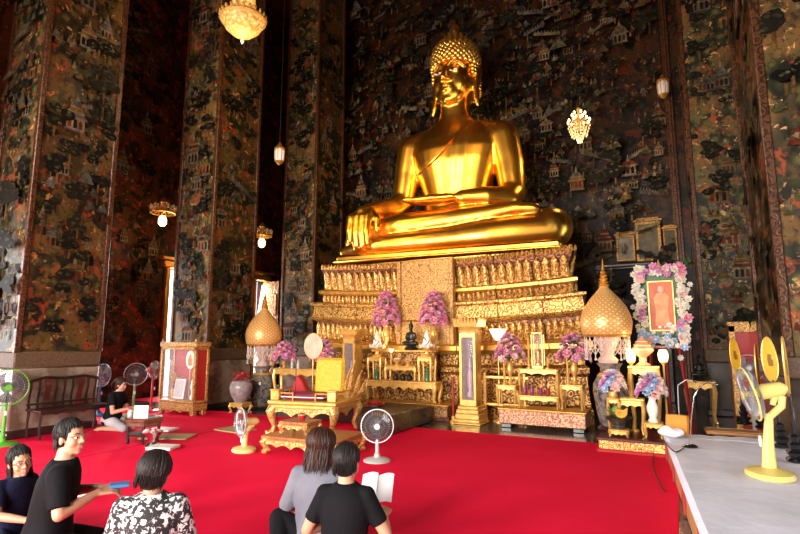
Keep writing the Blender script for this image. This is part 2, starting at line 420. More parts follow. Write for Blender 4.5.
for a, c in ED:
    mb.box(((prev+a)/2, YE-.15, HC/2), (a-prev, .3, HC)); mb.box(((a+c)/2, YE-.15, (4.6+HC)/2), (c-a, .3, HC-4.6)); prev = c
mb.box(((prev+XR+.3)/2, YE-.15, HC/2), (XR+.3-prev, .3, HC))
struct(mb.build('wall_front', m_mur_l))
# ---- pillars
m_trim = carved('gilt_border', (.12, .046, .014), (.03, .009, .005), 16, metal=.25, dist=.006)
m_band = carved('painted_band', (.13, .08, .04), (.07, .035, .02), 30, metal=.0, rough=.6, strength=.1)
def pillar(x0, y0, w, l, seed, mm, faces=('f', 'r'), n=60, trimw=.055, dado=None):
    p = T('pillar', None, None, (0, 0, 0)); p['kind'] = 'structure'
    mb = MB().box((x0+w/2, y0+l/2, HC/2), (w, l, HC))
    if 'f' in faces: motifs(mb, (x0, y0-.008, 0), (1, 0, 0), (0, -1, 0), w, 11, n, seed, 1.35)
    if 'r' in faces: motifs(mb, (x0+w, y0, 0), (0, 1, 0), (1, 0, 0), l, 11, n, seed+1, 1.35)
    if 'l' in faces: motifs(mb, (x0, y0, 0), (0, 1, 0), (-1, 0, 0), l, 11, n, seed+2, 1.35)
    if 'f' in faces: mb.k = 8; mb.box((x0+w/2, y0-.004, HC/2), (w-.02, .008, HC)); mb.k = 0  # thin front slab carrying the painted-in daylight
    mb.build('painted_shaft', [mm]+pig+[m_mur_lit], p, smooth=False)
    t = MB(); q = trimw
    for xx in (x0, x0+w):
        for yy in (y0, y0+l): t.box((xx, yy, (HC+1.3)/2), (q*1.6, q*1.6, HC-1.3), .012)
    t.build('gilt_border', m_trim, p)
    MB().box((x0+w/2, y0+l/2, .53), (w+.05, l+.05, 1.06), .02).build('marble_dado', dado or m_marble, p)
    MB().box((x0+w/2, y0+l/2, 1.19), (w+.07, l+.07, .26), .02).build('ornamental_band', m_band, p)
    MB().box((x0+w/2, y0+l/2, .07), (w+.12, l+.12, .14), .02).build('plinth', m_wooddk, p)
    return p
m_marble_dim = mat('shaded_marble', (.07, .05, .036), .25, var=((.03, .02, .015), 3.5))  # darker marble copy: dimness of the right-hand passage put into the colour
PX0, PW, PL = -10.17, 1.12, 1.3
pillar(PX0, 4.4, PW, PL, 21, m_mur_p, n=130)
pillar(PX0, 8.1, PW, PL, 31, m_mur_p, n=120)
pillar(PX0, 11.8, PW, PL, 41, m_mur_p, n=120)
pillar(PX0, .7, PW, PL, 51, m_mur_p, (), n=1)
pillar(.47, 12.4, 1.0, 1.3, 61, m_mur_r, ('f', 'l'), n=110, dado=m_marble_dim)
pillar(1.12, 7.55, 2.6, 2.2, 71, m_mur_r, ('f', 'l'), n=160, trimw=.06, dado=m_marble_dim)
# border strips on the back wall beside the doorway
for i, xx in enumerate((.16, -10.2)):
    struct(MB().box((xx, YB-.04, HC/2), (.2, .1, HC), .02).box((xx, YB-.07, HC/2), (.09, .1, HC), .02).build('trim_%d' % (i+1), m_trim))
# doorway in the back wall and the shelf that carries framed pictures
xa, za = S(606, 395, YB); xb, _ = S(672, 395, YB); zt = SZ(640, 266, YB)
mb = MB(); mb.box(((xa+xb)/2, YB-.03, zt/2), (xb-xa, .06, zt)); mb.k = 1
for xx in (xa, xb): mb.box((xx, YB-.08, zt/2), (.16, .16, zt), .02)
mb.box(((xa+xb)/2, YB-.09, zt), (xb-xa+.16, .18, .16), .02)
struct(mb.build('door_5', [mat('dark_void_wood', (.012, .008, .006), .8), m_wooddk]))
# ---- carpets
m_carp, nt, b = newmat('red_carpet'); vc = coords(nt)
nt.links.new(ramp(nt, noise(nt, vc, 1.2, 5), [(.3, (.86, .007, .048)), (.7, (.95, .011, .064))]), b.inputs['Base Color']); b.inputs['Roughness'].default_value = .8; b.inputs['Specular IOR Level'].default_value = .06
bump(nt, b, noise(nt, vc, 180, 2), .3, .004)
mb = MB().box((-7.94, 2.55, .006), (2.08, 11.3, .012), .004).box((-9.6, 6.9, .006), (1.2, 1.9, .012), .004).box((-11.38, 2.4, .006), (2.2, 11.0, .012), .004)
tag(mb.build("red_carpet", m_carp), "red carpet strip on the left running past the painted pillars and bench", "carpet")
tag(MB().box((-3.49, 2.6, .006), (6.78, 11.4, .012), .004).build('red_carpet', m_carp), 'wide red carpet covering the middle of the hall before the altar', 'carpet')
tag(MB().box((-11.4, 9.75, .006), (1.9, 2.2, .012), .004).build('red_carpet', m_carp), 'small red carpet piece in the aisle by the bright doorway', 'carpet')
# ================================================================== the seated statue and its pedestal
BX, BY, BZ = -4.66, 11.75, 3.30
bud = T('buddha_statue', 'colossal gilded seated Buddha statue, one hand over the knee, on the carved pedestal', 'statue', (BX, BY, BZ), R_(4)); bud.scale = (1.04, 1.04, 1.085)
Z0 = .16
def bz(p): return (p[0], p[1], p[2]+Z0)
TR = [(.25, .98, .74), (.6, .92, .66), (1.0, .80, .56), (1.35, .78, .54), (1.75, .90, .61), (2.15, 1.05, .70), (2.45, 1.13, .70), (2.72, 1.12, .60), (2.98, .86, .44), (3.14, .60, .38), (3.28, .42, .35), (3.45, .36, .35), (3.9, .36, .36)]
def torso_at(z):
    for (z0, a0, b0), (z1, a1, b1) in zip(TR, TR[1:]):
        if z <= z1:
            t = max(0, (z-z0)/(z1-z0)); return a0+(a1-a0)*t, b0+(b1-b0)*t
    return TR[-1][1:]
def chest(x, z, off=0):
    rx, ry = torso_at(z); q = max(.02, 1-(x/rx)**2); return (x, -ry*math.sqrt(q)-off, z+Z0)
mb = MB()
mb.rings([((0, .02, z+Z0), rx, ry) for z, rx, ry in TR], 32)
for s in (-1, 1):
    mb.limb([(bz((s*.6, .05, 2.92)), .26), (bz((s*1.12, .03, 2.68)), .39)], 18)
# right arm (hand over the knee)
mb.limb([(bz(p), r) for p, r in (((-1.13, .03, 2.68), .39), ((-1.24, 0, 2.1), .345), ((-1.32, -.08, 1.45), .285), ((-1.5, -.3, 1.22), .27), ((-1.72, -.75, 1.1), .235), ((-1.80, -1.05, 1.02), .185))], 18)
mb.limb([(bz((-1.80, -1.05, 1.02)), .18), (bz((-1.85, -1.25, .95)), .17)], 14)
for i, (dx, L) in enumerate(((-.24, .82), (-.09, 1.0), (.06, 1.05), (.21, .96))):
    x = -1.86+dx
    mb.limb([(bz((-1.84+dx*.5, -1.15, .98)), .12), (bz((x, -1.38, .84)), .095), (bz((x+.01, -1.46, .84-L*.35)), .085), (bz((x+.03, -1.45, .84-L*.65)), .072)], 10)
mb.limb([(bz((-1.67, -1.12, .95)), .11), (bz((-1.45, -1.3, .78)), .09), (bz((-1.43, -1.36, .52)), .07)], 10)
# left arm (palm up in the lap)
mb.limb([(bz(p), r) for p, r in (((1.13, .03, 2.68), .39), ((1.27, 0, 2.05), .35), ((1.36, -.08, 1.35), .29), ((1.3, -.35, 1.16), .27), ((.9, -.76, 1.14), .23), ((.45, -1.0, 1.12), .17))], 18)
mb.ball(bz((.05, -1.08, 1.12)), (.36, .22, .11), 16)
for i in range(4):
    y = -1.24+.10*i
    mb.limb([(bz((-.1, y, 1.12)), .085), (bz((-.52, y+.01, 1.12)), .07), (bz((-.86+.03*abs(i-1), y+.03, 1.16)), .055)], 10)
mb.limb([(bz((.15, -.9, 1.2)), .09), (bz((-.2, -.84, 1.26)), .07), (bz((-.42, -.84, 1.28)), .055)], 10)
# legs: left shin below, right shin on top
for s in (-1, 1):
    mb.limb([(bz((s*.5, .2, .48)), .58), (bz((s*1.4, -.1, .48)), .49), (bz((s*2.25, -.45, .42)), .42)], 20)
    mb.ball(bz((s*2.24, -.52, .41)), (.42, .47, .41), 20)
mb.limb([(bz(p), r) for p, r in (((2.25, -.62, .37), .36), ((1.0, -.95, .29), .32), ((-.3, -1.12, .23), .25), ((-1.3, -1.2, .20), .21), ((-1.55, -1.22, .18), .19))], 18)
mb.limb([(bz((-1.5, -1.22, .17)), .19), (bz((-2.0, -1.22, .16)), .17), (bz((-2.35, -1.2, .12)), .12)], 12)
mb.limb([(bz(p), r) for p, r in (((-2.2, -.66, .50), .37), ((-1.0, -.96, .60), .32), ((.2, -1.0, .66), .27), ((1.1, -.9, .74), .2))], 18)
mb.limb([(bz((1.0, -.92, .74)), .2), (bz((1.5, -.88, .80)), .16), (bz((1.95, -.8, .78)), .12)], 12)
# head
hz = 4.14; HR = MX.Rotation(R_(-7), 4, 'Z'); mb.m = HR
mb.ball(bz((0, 0, hz+.05)), (.50, .54, .66), 28); mb.ball(bz((0, .05, hz+.35)), (.53, .55, .5), 24)
mb.ball(bz((0, -.28, hz-.36)), (.33, .24, .27), 18); mb.ball(bz((0, -.42, hz-.50)), (.14, .10, .11), 12)
for s in (-1, 1):
    mb.ball(bz((s*.23, -.31, hz-.12)), (.2, .16, .26), 14)
    mb.limb([(bz((s*.05, -.545, hz+.26)), .03), (bz((s*.2, -.53, hz+.36)), .035), (bz((s*.34, -.44, hz+.34)), .035), (bz((s*.43, -.32, hz+.24)), .03)], 10)
    mb.ball(bz((s*.2, -.45, hz+.15)), (.14, .075, .075), 14)
    mb.ball(bz((s*.085, -.545, hz-.085)), (.06, .06, .05), 10)
    mb.limb([(bz((s*.52, .02, hz+.36)), .08), (bz((s*.57, .06, hz+.1)), .075), (bz((s*.55, .02, hz-.15)), .065), (bz((s*.57, .0, hz-.48)), .075), (bz((s*.60, .0, hz-.62)), .05)], 10)
    mb.limb([(bz((s*.55, .1, hz+.45)), .06), (bz((s*.62, .16, hz+.25)), .06), (bz((s*.58, .1, hz-.1)), .05)], 10)
mb.limb([(bz((0, -.53, hz+.24)), .055), (bz((0, -.60, hz+.05)), .065), (bz((0, -.66, hz-.07)), .075)], 12)
mb.limb([(bz((-.15, -.50, hz-.235)), .028), (bz((-.05, -.56, hz-.215)), .042), (bz((.05, -.56, hz-.215)), .042), (bz((.15, -.50, hz-.235)), .028)], 10)
mb.limb([(bz((-.10, -.52, hz-.30)), .03), (bz((0, -.55, hz-.315)), .048), (bz((.10, -.52, hz-.30)), .03)], 10)
mb.fuse('body', m_gold, .028, 9, bud)
m_pearl = mat('pearl_inlay', (.75, .70, .60), .3); m_hairg = mat('gilded_curls', (.82, .46, .08), .34, .9)
for s in (-1, 1):
    mq = MB(); mq.m = HR; e = mq.ball(bz((s*.2, -.505, hz+.125)), (.115, .035, .026), 12).build('eye', m_pearl, bud)
    mq = MB(); mq.m = HR; mq.ball(bz((s*.195, -.535, hz+.122)), (.04, .015, .022), 10).build('pupil', m_black, e)
# hair: ogive cap studded with curls, then the flame finial
def cap(t):
    """t 0..1 from the hairline to the peak -> radius, height"""
    k = [(.0, .575, 0), (.2, .59, .17), (.45, .53, .42), (.62, .42, .56), (.74, .31, .64), (.84, .23, .74), (.93, .15, .84), (1, .03, .93)]
    for (t0, r0, z0), (t1, r1, z1) in zip(k, k[1:]):
        if t <= t1: u = (t-t0)/(t1-t0); return r0+(r1-r0)*u, z0+(z1-z0)*u
    return k[-1][1:]
mb = MB(); mb.m = HR; hb = 4.57+Z0
mb.lathe([(a, b) for a, b in [cap(i/16) for i in range(17)]], 28, (0, .06, hb))
mb.ball((0, .16, hb-.2), (.58, .5, .75), 20)
for ring in range(15):
    t = .0+ring/15; r, z = cap(t); n = max(5, int(2*PI*r/.13))
    for j in range(n):
        a = 2*PI*(j+.5*(ring % 2))/n; mb.ball((r*math.cos(a)*1.0, .06+r*math.sin(a), hb+z), (.068, .068, .075), 7)
for ring in range(7):                                     # temples and nape
    z = -.09*(ring+1)
    for j in range(26):
        a = R_(-22)+R_(224)*j/25
        if z < -.35 and (a < R_(12) or a > R_(168)): continue
        mb.ball((.575*math.cos(a), .1+.56*math.sin(a), hb+z), (.055, .055, .06), 7)
mb.build('hair_curls', m_hairg, bud)
mb = MB(); mb.m = HR; mb.lathe([(.03, 0), (.085, .05), (.10, .12), (.07, .2), (.03, .3), (.005, .42)], 12, (0, .06, hb+.87))
for j in range(6):
    a = 2*PI*j/6; mb.limb([((.07*math.cos(a), .06+.07*math.sin(a), hb+.90), .03), ((.10*math.cos(a), .06+.1*math.sin(a), hb+1.03), .022), ((.05*math.cos(a), .06+.05*math.sin(a), hb+1.15), .008)], 7)
mb.build('flame_finial', m_gold, bud)
# folded robe end hanging from the left shoulder, and the robe's hem across the chest
mb = MB()
def sash(u, v):
    z = 3.02-1.75*v; xc = .42-.28*v; return chest(xc+(u-.5)*.34, z, .035+.01*math.sin(u*9))
mb.grid(6, 24, sash, -.05); mb.build('robe_sash', m_gold, bud)
mb = MB(); mb.tube([chest(.5-1.35*t, 3.02-1.05*t-.25*math.sin(PI*t), .015) for t in [i/20 for i in range(21)]], .022, 6)
mb.build('robe_hem', m_gold, bud)
mb = MB(); mb.box((.07, -.05, .08), (4.92, 3.0, .16), .05); mb.box((.07, -.05, .015), (5.0, 3.1, .05), .02)
mb.build('seat_slab', m_gold, bud)
# ---- pedestal
ped = T('buddha_pedestal', 'tiered carved gold pedestal with lotus petal rows carrying the great seated Buddha', 'pedestal', (BX+.02, 0, 0))
def zq(z): return z if z < 1.3 else 1.44+(z-1.76)*1.08
def red(t):
    a = abs(t); return -.10 if a < .2 else -.05 if a < .48 else 0 if a < .76 else .06
def tier(name, prof, m, yf=10.25, yb=13.3, sag=.13, nx=72, extra=None):
    """prof: [(z, half width, forward)] bottom to top"""
    prof = [(zq(z), hw, fw) for z, hw, fw in prof]
    mb = MB(); ts = []
    for i in range(nx+1):
        t = -1+2*i/nx; ts.append((t, red(t)))
    for a in (.2, .48, .76):
        for s in (-1, 1):
            e = 1e-4; ts += [(s*a-e, red(s*a-e)), (s*a+e, red(s*a+e))]
    ts.sort(); vs = []; n = len(prof)*2
    for t, ry in ts:
        for z, hw, fw in prof: vs.append((t*hw, yf-fw+ry, z+sag*t*t*min(1, max(0, (z-.6)/1.0))))
        for z, hw, fw in prof[::-1]: vs.append((t*(hw-.55), yb, z+sag*t*t*min(1, max(0, (z-.6)/1.0))))
    fs = []
    for i in range(len(ts)-1):
        for j in range(n): fs.append((i*n+j, (i+1)*n+j, (i+1)*n+(j+1) % n, i*n+(j+1) % n))
    fs.append(tuple(range(n))[::-1]); fs.append(tuple(range((len(ts)-1)*n, len(ts)*n)))
    mb.add(vs, fs); 
    if extra: extra(mb)
    return mb.build(name, m, ped, smooth=False)
def petals(mb, z, h, wd, hw, fw, lean, yf=10.25, sag=.13, th=.05, up=True):
    """a row of pointed lotus petals along the front and both ends"""
    z = zq(z)
    def leaf(o, u, nrm):
        mb.k = 1; o, u, nrm = V(o), V(u), V(nrm); up_ = V((0, 0, 1 if up else -1))
        def fn(a, b):
            ww = wd*.53*(1-.15*b)*(1 if b < .55 else math.sqrt(max(0, 1-((b-.55)/.45)**2))*.999+.001)
            x = (a-.5)*2; return o+u*(x*ww)+up_*(b*h)+nrm*(th*(1-x*x)*math.sin(PI*min(1, b*.8+.2))+lean*b*b)
        mb.grid(4, 6, fn, .012 if up else -.012)
    n = max(3, int(2*hw/wd))
    for i in range(n):
        t = -1+2*(i+.5)/n; dz = sag*t*t*min(1, max(0, (z-.6)))
        leaf((t*hw, yf-fw+red(t)-.01, z+dz), (1, 0, 0), (0, -1, 0))
    m = int(3.0/wd)
    for s in (-1, 1):
        for i in range(m): leaf((s*(hw+.01-.55*(i+.5)/m), yf-fw+.1+(i+.5)*2.9/m, z+sag*min(1, max(0, (z-.6)))), (0, s, 0), (s, 0, 0))
m_pedm = carved('carved_pedestal_gold', (.66, .38, .095), (.12, .035, .01), 17, dist=.012, metal=.5)
m_rec = carved('red_gold_recess', (.26, .09, .02), (.06, .014, .006), 16, metal=.35)
m_ptl = carved('petal_gold', (.68, .39, .10), (.18, .06, .014), 15, dist=.012, thr=(.06, .34))
tier('lower_base', [(0, 3.2, .18), (.25, 3.2, .18), (.3, 3.15, .12), (.8, 3.1, .1), (.86, 3.16, .16), (.95, 3.16, .16), (1.0, 3.08, .08), (1.62, 3.05, .05)], m_carvef)
tier('lower_moulding', [(1.55, 3.2, .2), (1.62, 3.26, .25), (1.70, 3.24, .24), (1.76, 3.12, .14)], m_goldd)
tier('lower_petal_row', [(1.76, 3.02, .06), (2.2, 3.06, .10)], [m_rec, m_ptl], extra=lambda mb: petals(mb, 1.77, .36, .135, 3.06, .08, .05))
tier('scroll_band', [(2.12, 3.06, .12), (2.18, 3.2, .24), (2.22, 3.14, .19), (2.44, 3.10, .17), (2.48, 3.18, .22), (2.52, 3.18, .22), (2.55, 3.0, .08)], m_pedm)
tier('middle_petal_row', [(2.52, 2.9, 0), (2.74, 2.94, .04)], [m_rec, m_ptl], extra=lambda mb: petals(mb, 2.53, .19, .105, 2.93, .03, .04))
tier('middle_moulding', [(2.70, 2.95, .06), (2.74, 3.02, .12), (2.79, 3.02, .12), (2.83, 2.9, .05)], m_goldd)
tier('upper_petal_row', [(2.81, 2.84, -.02), (3.0, 2.84, .0), (3.22, 2.93, .1), (3.3, 2.95, .12), (3.36, 2.92, .1)], [m_rec, m_ptl], yb=13.3, extra=lambda mb: (petals(mb, 2.82, .42, .17, 2.87, .05, .12), petals(mb, 3.27, .13, .09, 2.96, .10, .03)))
tier('top_slab', [(3.3, 2.6, .02), (3.43, 2.62, .04)], m_goldd, yb=13.2, sag=0)
# embroidered cloth panel hanging in the middle
mb = MB(); W = .66
mb.box((-.05, 9.99, 2.3), (2*W, .1, 1.8), .02)
for s in (-1, 1): mb.box((-.05+s*(W-.05), 9.93, 2.3), (.1, .06, 1.8), .015)
mb.build('front_panel', carved('woven_gold_panel', (.52, .29, .08), (.13, .04, .012), 19, metal=.35, rough=.5, dist=.006, strength=.5, thr=(.05, .25)), ped)
# ================================================================== shared makers
rnd = random.Random(3)
def cen(pa, pb, py, Y):
    a, b = SX(pa, py, Y), SX(pb, py, Y); return (a+b)/2, abs(b-a)
def scallop(w, h, drop, n=5):
    """apron outline: straight top, hanging points below (x, z), top at z=0"""
    pts = [(-w/2, 0), (w/2, 0), (w/2, -h)]
    for i in range(n*6+1):
        t = 1-i/(n*6); x = -w/2+w*t; q = abs(math.sin(PI*t*n))
        mid = 1-abs(2*t-1); pts.append((x, -h-drop*(1-q)*(.5+.5*mid)*(1 if 0 < i < n*6 else 0)))
    pts.append((-w/2, -h)); return pts
def thai_table(name, label, cat, loc, w, d, h, rz=0, top=None, body=None, group=None, leg=.035, drop=.05, apron=.05, n=5, topt=.035, curl=.05, shelf=False):
    top = top or m_goldp; body = body or m_goldp
    t = T(name, label, cat, loc, rz, group)
    mb = MB().box((0, 0, h-topt/2), (w, d, topt), .008).box((0, 0, h-topt-.012), (w-.03, d-.03, .03), .006)
    mb.build('tabletop', top, t)
    mb = MB()
    for s in (-1, 1):
        mb.prism(scallop(w-.04, apron, drop, n), .022, MX.Translation((0, s*(d/2-.025), h-topt-.02)))
        mb.prism(scallop(d-.05, apron, drop, max(2, n-2)), .022, MX.Translation((s*(w/2-.03), 0, h-topt-.02)) @ MX.Rotation(PI/2, 4, 'Z'))
    mb.build('carved_apron', body, t)
    for sx in (-1, 1):
        for sy in (-1, 1):
            x, y = sx*(w/2-leg*1.2), sy*(d/2-leg*1.2); H = h-topt
            pts = [(x, y, H-.005), (x+sx*curl*.35, y+sy*curl*.35, H*.78), (x+sx*curl*.05, y+sy*curl*.05, H*.45), (x-sx*curl*.3, y-sy*curl*.3, H*.2), (x, y, leg*.7), (x+sx*curl*.45, y+sy*curl*.45, leg*.9)]
            MB().tube(pts, [leg*1.05, leg*1.2, leg*.85, leg*.7, leg*.8, leg*.55], 8).build('leg', body, t)
    if shelf: MB().box((0, 0, h*.3), (w-.1, d-.1, .02), .005).build('shelf', body, t)
    return t
_bl = {}
def blossom_mesh(key, m, m2, r=.05, rings=((0, 7, .25), (1, 7, .75), (2, 5, 1.15)), cup=True):
    """open flower: rings of curved petals"""
    mb = MB()
    for k, n, tilt in rings:
        for j in range(n):
            a = 2*PI*(j+.5*(k % 2))/n; L = r*(1-.14*k)
            def fn(u, v):
                x = (u-.5)*L*.75*math.sin(PI*min(.93, .15+v*.8)); rad = L*v*math.cos(tilt*v*.9)+.004; z = L*v*math.sin(tilt*(.6+.4*v))
                return (rad*math.cos(a)-x*math.sin(a), rad*math.sin(a)+x*math.cos(a), z)
            mb.grid(2, 3, fn, .0012)
    mb.k = 1; mb.ball((0, 0, r*.22), (r*.22, r*.22, r*.2), 8)
    return mb.mesh(key, [m, m2])
m_pink = mat('pink_petal', (.66, .13, .30), .5, var=((.78, .36, .52), 18)); m_lilac = mat('lilac_petal', (.62, .25, .48), .5)
m_whitep = mat('white_petal', (.80, .76, .66), .5); m_blush = mat('blush_petal', (.78, .50, .50), .5); m_bluep = mat('blue_petal', (.36, .48, .70), .5)
m_yel = mat('flower_centre', (.75, .50, .08), .5); m_leaf = mat('leaf_green', (.045, .12, .02), .45, var=((.02, .06, .012), 14)); m_limef = mat('bright_leaf', (.16, .28, .04), .45)
bl_pink = blossom_mesh('pink_blossom', m_pink, m_yel, .055); bl_lil = blossom_mesh('lilac_blossom', m_lilac, m_yel, .05)
bl_white = blossom_mesh('white_blossom', m_whitep, m_yel, .045); bl_blush = blossom_mesh('blush_blossom', m_blush, m_yel, .048); bl_blue = blossom_mesh('blue_blossom', m_bluep, m_whitep, .045)
def put_blossom(parent, me, p, n, s=1.0):
    o = bpy.data.objects.new('blossom', me); COL.objects.link(o); o.parent = parent
    o.location = p; o.rotation_euler = V(n).to_track_quat('Z', 'Y').to_euler(); o.scale = (s, s, s); return o
def leaves(mb, c, R, n, L=.09, up=.3, seed=0, flat=(1, 1, 1)):
    rr = random.Random(seed)
    for _ in range(n):
        a = rr.uniform(0, 2*PI); e = rr.uniform(-.25, 1.2); d = V((math.cos(a)*math.cos(e), math.sin(a)*math.cos(e), math.sin(e)))
        o = V(c)+V((d.x*R*flat[0], d.y*R*flat[1], d.z*R*flat[2]))*rr.uniform(.5, 1.0); q = d.cross(V((0, 0, 1)))
        if q.length < .05: q = V((1, 0, 0))
        q.normalize(); l = L*rr.uniform(.7, 1.2); dr = (d+V((rr.uniform(-.4, .4), rr.uniform(-.4, .4), up*rr.uniform(-.6, 1)))).normalized()
        mb.grid(2, 4, lambda u, v: o+dr*(l*v)+q*((u-.5)*l*.45*math.sin(PI*min(.96, .08+v*.9)))+V((0, 0, -.25*l*v*v)), .0015)
def bouquet(name, label, loc, vase, R, H, kinds, nb, seed, group, rz=0, vmat=None, cone=.6, leafn=50):
    """vase: lathe profile; blossoms on a dome of radius R rising H above the vase mouth"""
    t = T(name, label, 'flowers', loc, rz, group); vh = vase[-1][1]
    MB().lathe(vase, 20).build('vase', vmat or m_goldp, t)
    mb = MB(); leaves(mb, (0, 0, vh+H*.25), R*.95, leafn, .1, seed=seed, flat=(1, 1, H/R*.75)); mb.tube([(0, 0, vh-.02), (0, 0, vh+H*.6)], [.02, .01], 6)
    mb.build('foliage', m_leaf, t)
    for i in range(nb):                                  # spiral over the dome
        f = (i+.5)/nb; a = i*2.39996+seed; z = f; rad = R*math.sqrt(max(0, 1-z**1.6))*(1-cone*.25*z)
        p = V((rad*math.cos(a), rad*math.sin(a), vh+.02+z*H)); n = V((math.cos(a)*(1.05-z), math.sin(a)*(1.05-z), .25+z))
        put_blossom(t, kinds[(i*7+seed) % len(kinds)], p, n, rnd.uniform(1.25, 1.6))
    return t
# ================================================================== altar in front of the pedestal
# dark stone step on the left
mb = MB().box((-5.25, 8.55, .165), (2.3, .8, .3), .015).box((-4.38, 7.72, .165), (.56, .86, .3), .015)
tag(mb.build('stone_step', mat('dark_step_stone', (.035, .026, .02), .25, var=((.07, .05, .035), 4), bmp=(18, .2, .01))), 'low dark polished stone step beside the throne before the altar', 'step')
# plinth and main offering table
ax, aw = cen(367, 449, 415, 9.2); ax2, tw = cen(366, 437, 382, 9.25)
pl = T('altar_plinth', 'brown carved plinth under the main golden offering table', 'plinth', (ax, 9.36, 0))
m_carvb = carved('carved_brown_gold', (.42, .22, .07), (.12, .035, .015), 20, metal=.3, dist=.01)
MB().box((0, 0, .04), (aw+.06, .44, .08), .012).build('foot', m_wood, pl)
MB().box((0, 0, .17), (aw-.04, .38, .2), .012).build('carved_body', m_carvb, pl)
MB().box((0, 0, .285), (aw+.02, .42, .03), .01).build('top', m_goldd, pl)
tz = SZ(400, 381, 9.2)
thai_table('offering_table', 'wide golden offering table on the brown carved plinth', 'table', (ax2, 9.36, .3), tw, .36, tz-.3, drop=.07, apron=.06, n=7, leg=.04)
def small_gold_table(label, pa, pb, ptop, pbot_z, Y, d, grp, name='offering_table'):
    x, w = cen(pa, pb, ptop, Y); z1 = SZ((pa+pb)/2, ptop, Y-d/2)
    return thai_table(name, label, 'table', (x, Y, pbot_z), w, d, z1-pbot_z, drop=.03, apron=.03, n=3, leg=.022, topt=.025, curl=.02, group=grp), x, z1
ts1, x1, z1 = small_gold_table('narrow golden stand under the left white flower cone', 370, 384, 357, tz, 9.36, .26, 'golden stands on the main offering table')
ts2, x2, z2 = small_gold_table('narrow golden stand under the right white flower cone', 420, 434, 357, tz, 9.36, .26, 'golden stands on the main offering table')
ts3, x3, z3 = small_gold_table('low golden stand in the middle of the main offering table holding bowls', 387, 418, 366, tz, 9.34, .24, 'golden stands on the main offering table')
# tall back shelf
bx, bw = cen(374, 437, 350, 9.68); bzt = SZ(405, 350, 9.58)
sh = T('altar_shelf', 'tall golden back shelf behind the main offering table', 'shelf', (bx, 9.675, 0))
MB().box((0, 0, bzt-.02), (bw, .2, .04), .008).build('board', m_goldp, sh)
MB().box((0, .04, bzt*.5-.02), (bw-.06, .08, bzt-.04), .01).build('carved_back', m_carvef, sh)
def lotus_vase(h, r): return [(r*.75, 0), (r*.8, h*.05), (r*.35, h*.16), (r*.3, h*.3), (r*.75, h*.5), (r*.95, h*.66), (r*.6, h*.84), (r*.5, h*.92), (r*.8, h)]
# pink flower bouquets
for px, lab in ((386, 'pink flower dome in a gold vase left of the black figure'), (433.5, 'pink flower dome in a gold vase right of the black figure')):
    x = SX(px, 340, 9.66); zt = SZ(px, 292, 9.66); zb = SZ(px, 326, 9.66)
    bouquet('flower_arrangement', lab, (x, 9.66, bzt), lotus_vase(zb-bzt, .1), .27, zt-zb-.03, [bl_pink, bl_pink, bl_lil], 44, int(px), 'pink flower domes on the altar', leafn=70)
for px, pt, pb_, Y, zt0, lab, hv in ((511, 336, 362, 9.3, None, 'pink flower bunch on the left stand of the stepped offering set', .28), (572.5, 334, 362, 9.3, None, 'pink flower bunch on the right stand of the stepped offering set', .28)): pass
# black figure
def black_figure(label, loc, H, cat='statue', rz=0):
    t = T('small_statue', label, cat, loc, rz); s = H
    MB().lathe([(.24*s, 0), (.25*s, .06*s), (.18*s, .1*s), (.2*s, .16*s), (.15*s, .2*s)], 16).build('base', m_bronze, t)
    mb = MB(); mb.rings([((0, 0, .2*s), .16*s, .11*s), ((0, 0, .32*s), .12*s, .09*s), ((0, 0, .5*s), .15*s, .1*s), ((0, 0, .58*s), .14*s, .08*s), ((0, 0, .64*s), .05*s, .05*s), ((0, 0, .7*s), .04*s, .04*s)], 14)
    mb.ball((0, -.01*s, .76*s), (.075*s, .08*s, .1*s), 12)
    for q in (-1, 1):
        mb.limb([((q*.13*s, 0, .56*s), .05*s), ((q*.19*s, -.02*s, .42*s), .042*s), ((q*.12*s, -.1*s, .34*s), .035*s), ((q*.02*s, -.13*s, .33*s), .035*s)], 8)
        mb.limb([((q*.08*s, 0, .24*s), .085*s), ((q*.25*s, -.1*s, .23*s), .065*s), ((-q*.05*s, -.14*s, .22*s), .05*s)], 8)
    mb.fuse('body', m_bronze, .011*s/.5, 3, t)
    MB().lathe([(.085*s, .80*s), (.07*s, .87*s), (.04*s, .91*s), (.03*s, .96*s), (.004*s, 1.04*s)], 12).build('crown', m_bronze, t); return t
xk = SX(411.5, 340, 9.66); black_figure('black seated figurine between the two pink flower domes', (xk, 9.64, bzt), SZ(411, 321, 9.66)-bzt)
# white flower cones
def flower_cone(label, loc, H, group):
    t = T('flower_cone', label, 'offering', loc, 0, group); q = H
    MB().lathe([(.2*q, 0), (.21*q, .04*q), (.08*q, .12*q), (.07*q, .2*q), (.25*q, .34*q), (.27*q, .37*q)], 18).build('footed_bowl', m_goldp, t)
    MB().lathe([(.22*q, .36*q), (.2*q, .5*q), (.12*q, .78*q), (.04*q, 1.0*q), (.004, 1.06*q)], 18).build('cone', m_whitep, t)
    mb = MB(); mb.tube([(.16*q*math.cos(a), -.2*q*math.sin(a)-.0, (.55+.12*math.cos(2*a))*q) for a in [R_(20+14*i) for i in range(11)]], .016*q, 5)
    mb.tube([(.11*q*math.cos(a), -.165*q*math.sin(a), (.7+.06*math.cos(3*a))*q) for a in [R_(20+14*i) for i in range(11)]], .014*q, 5); mb.build('dark_ribbon', m_black, t)
    for i in range(12):
        a = 2*PI*i/12; put_blossom(t, bl_white, (.27*q*math.cos(a), .27*q*math.sin(a), (.4+.05*(i % 2))*q), (math.cos(a), math.sin(a), .5), .9)
    return t
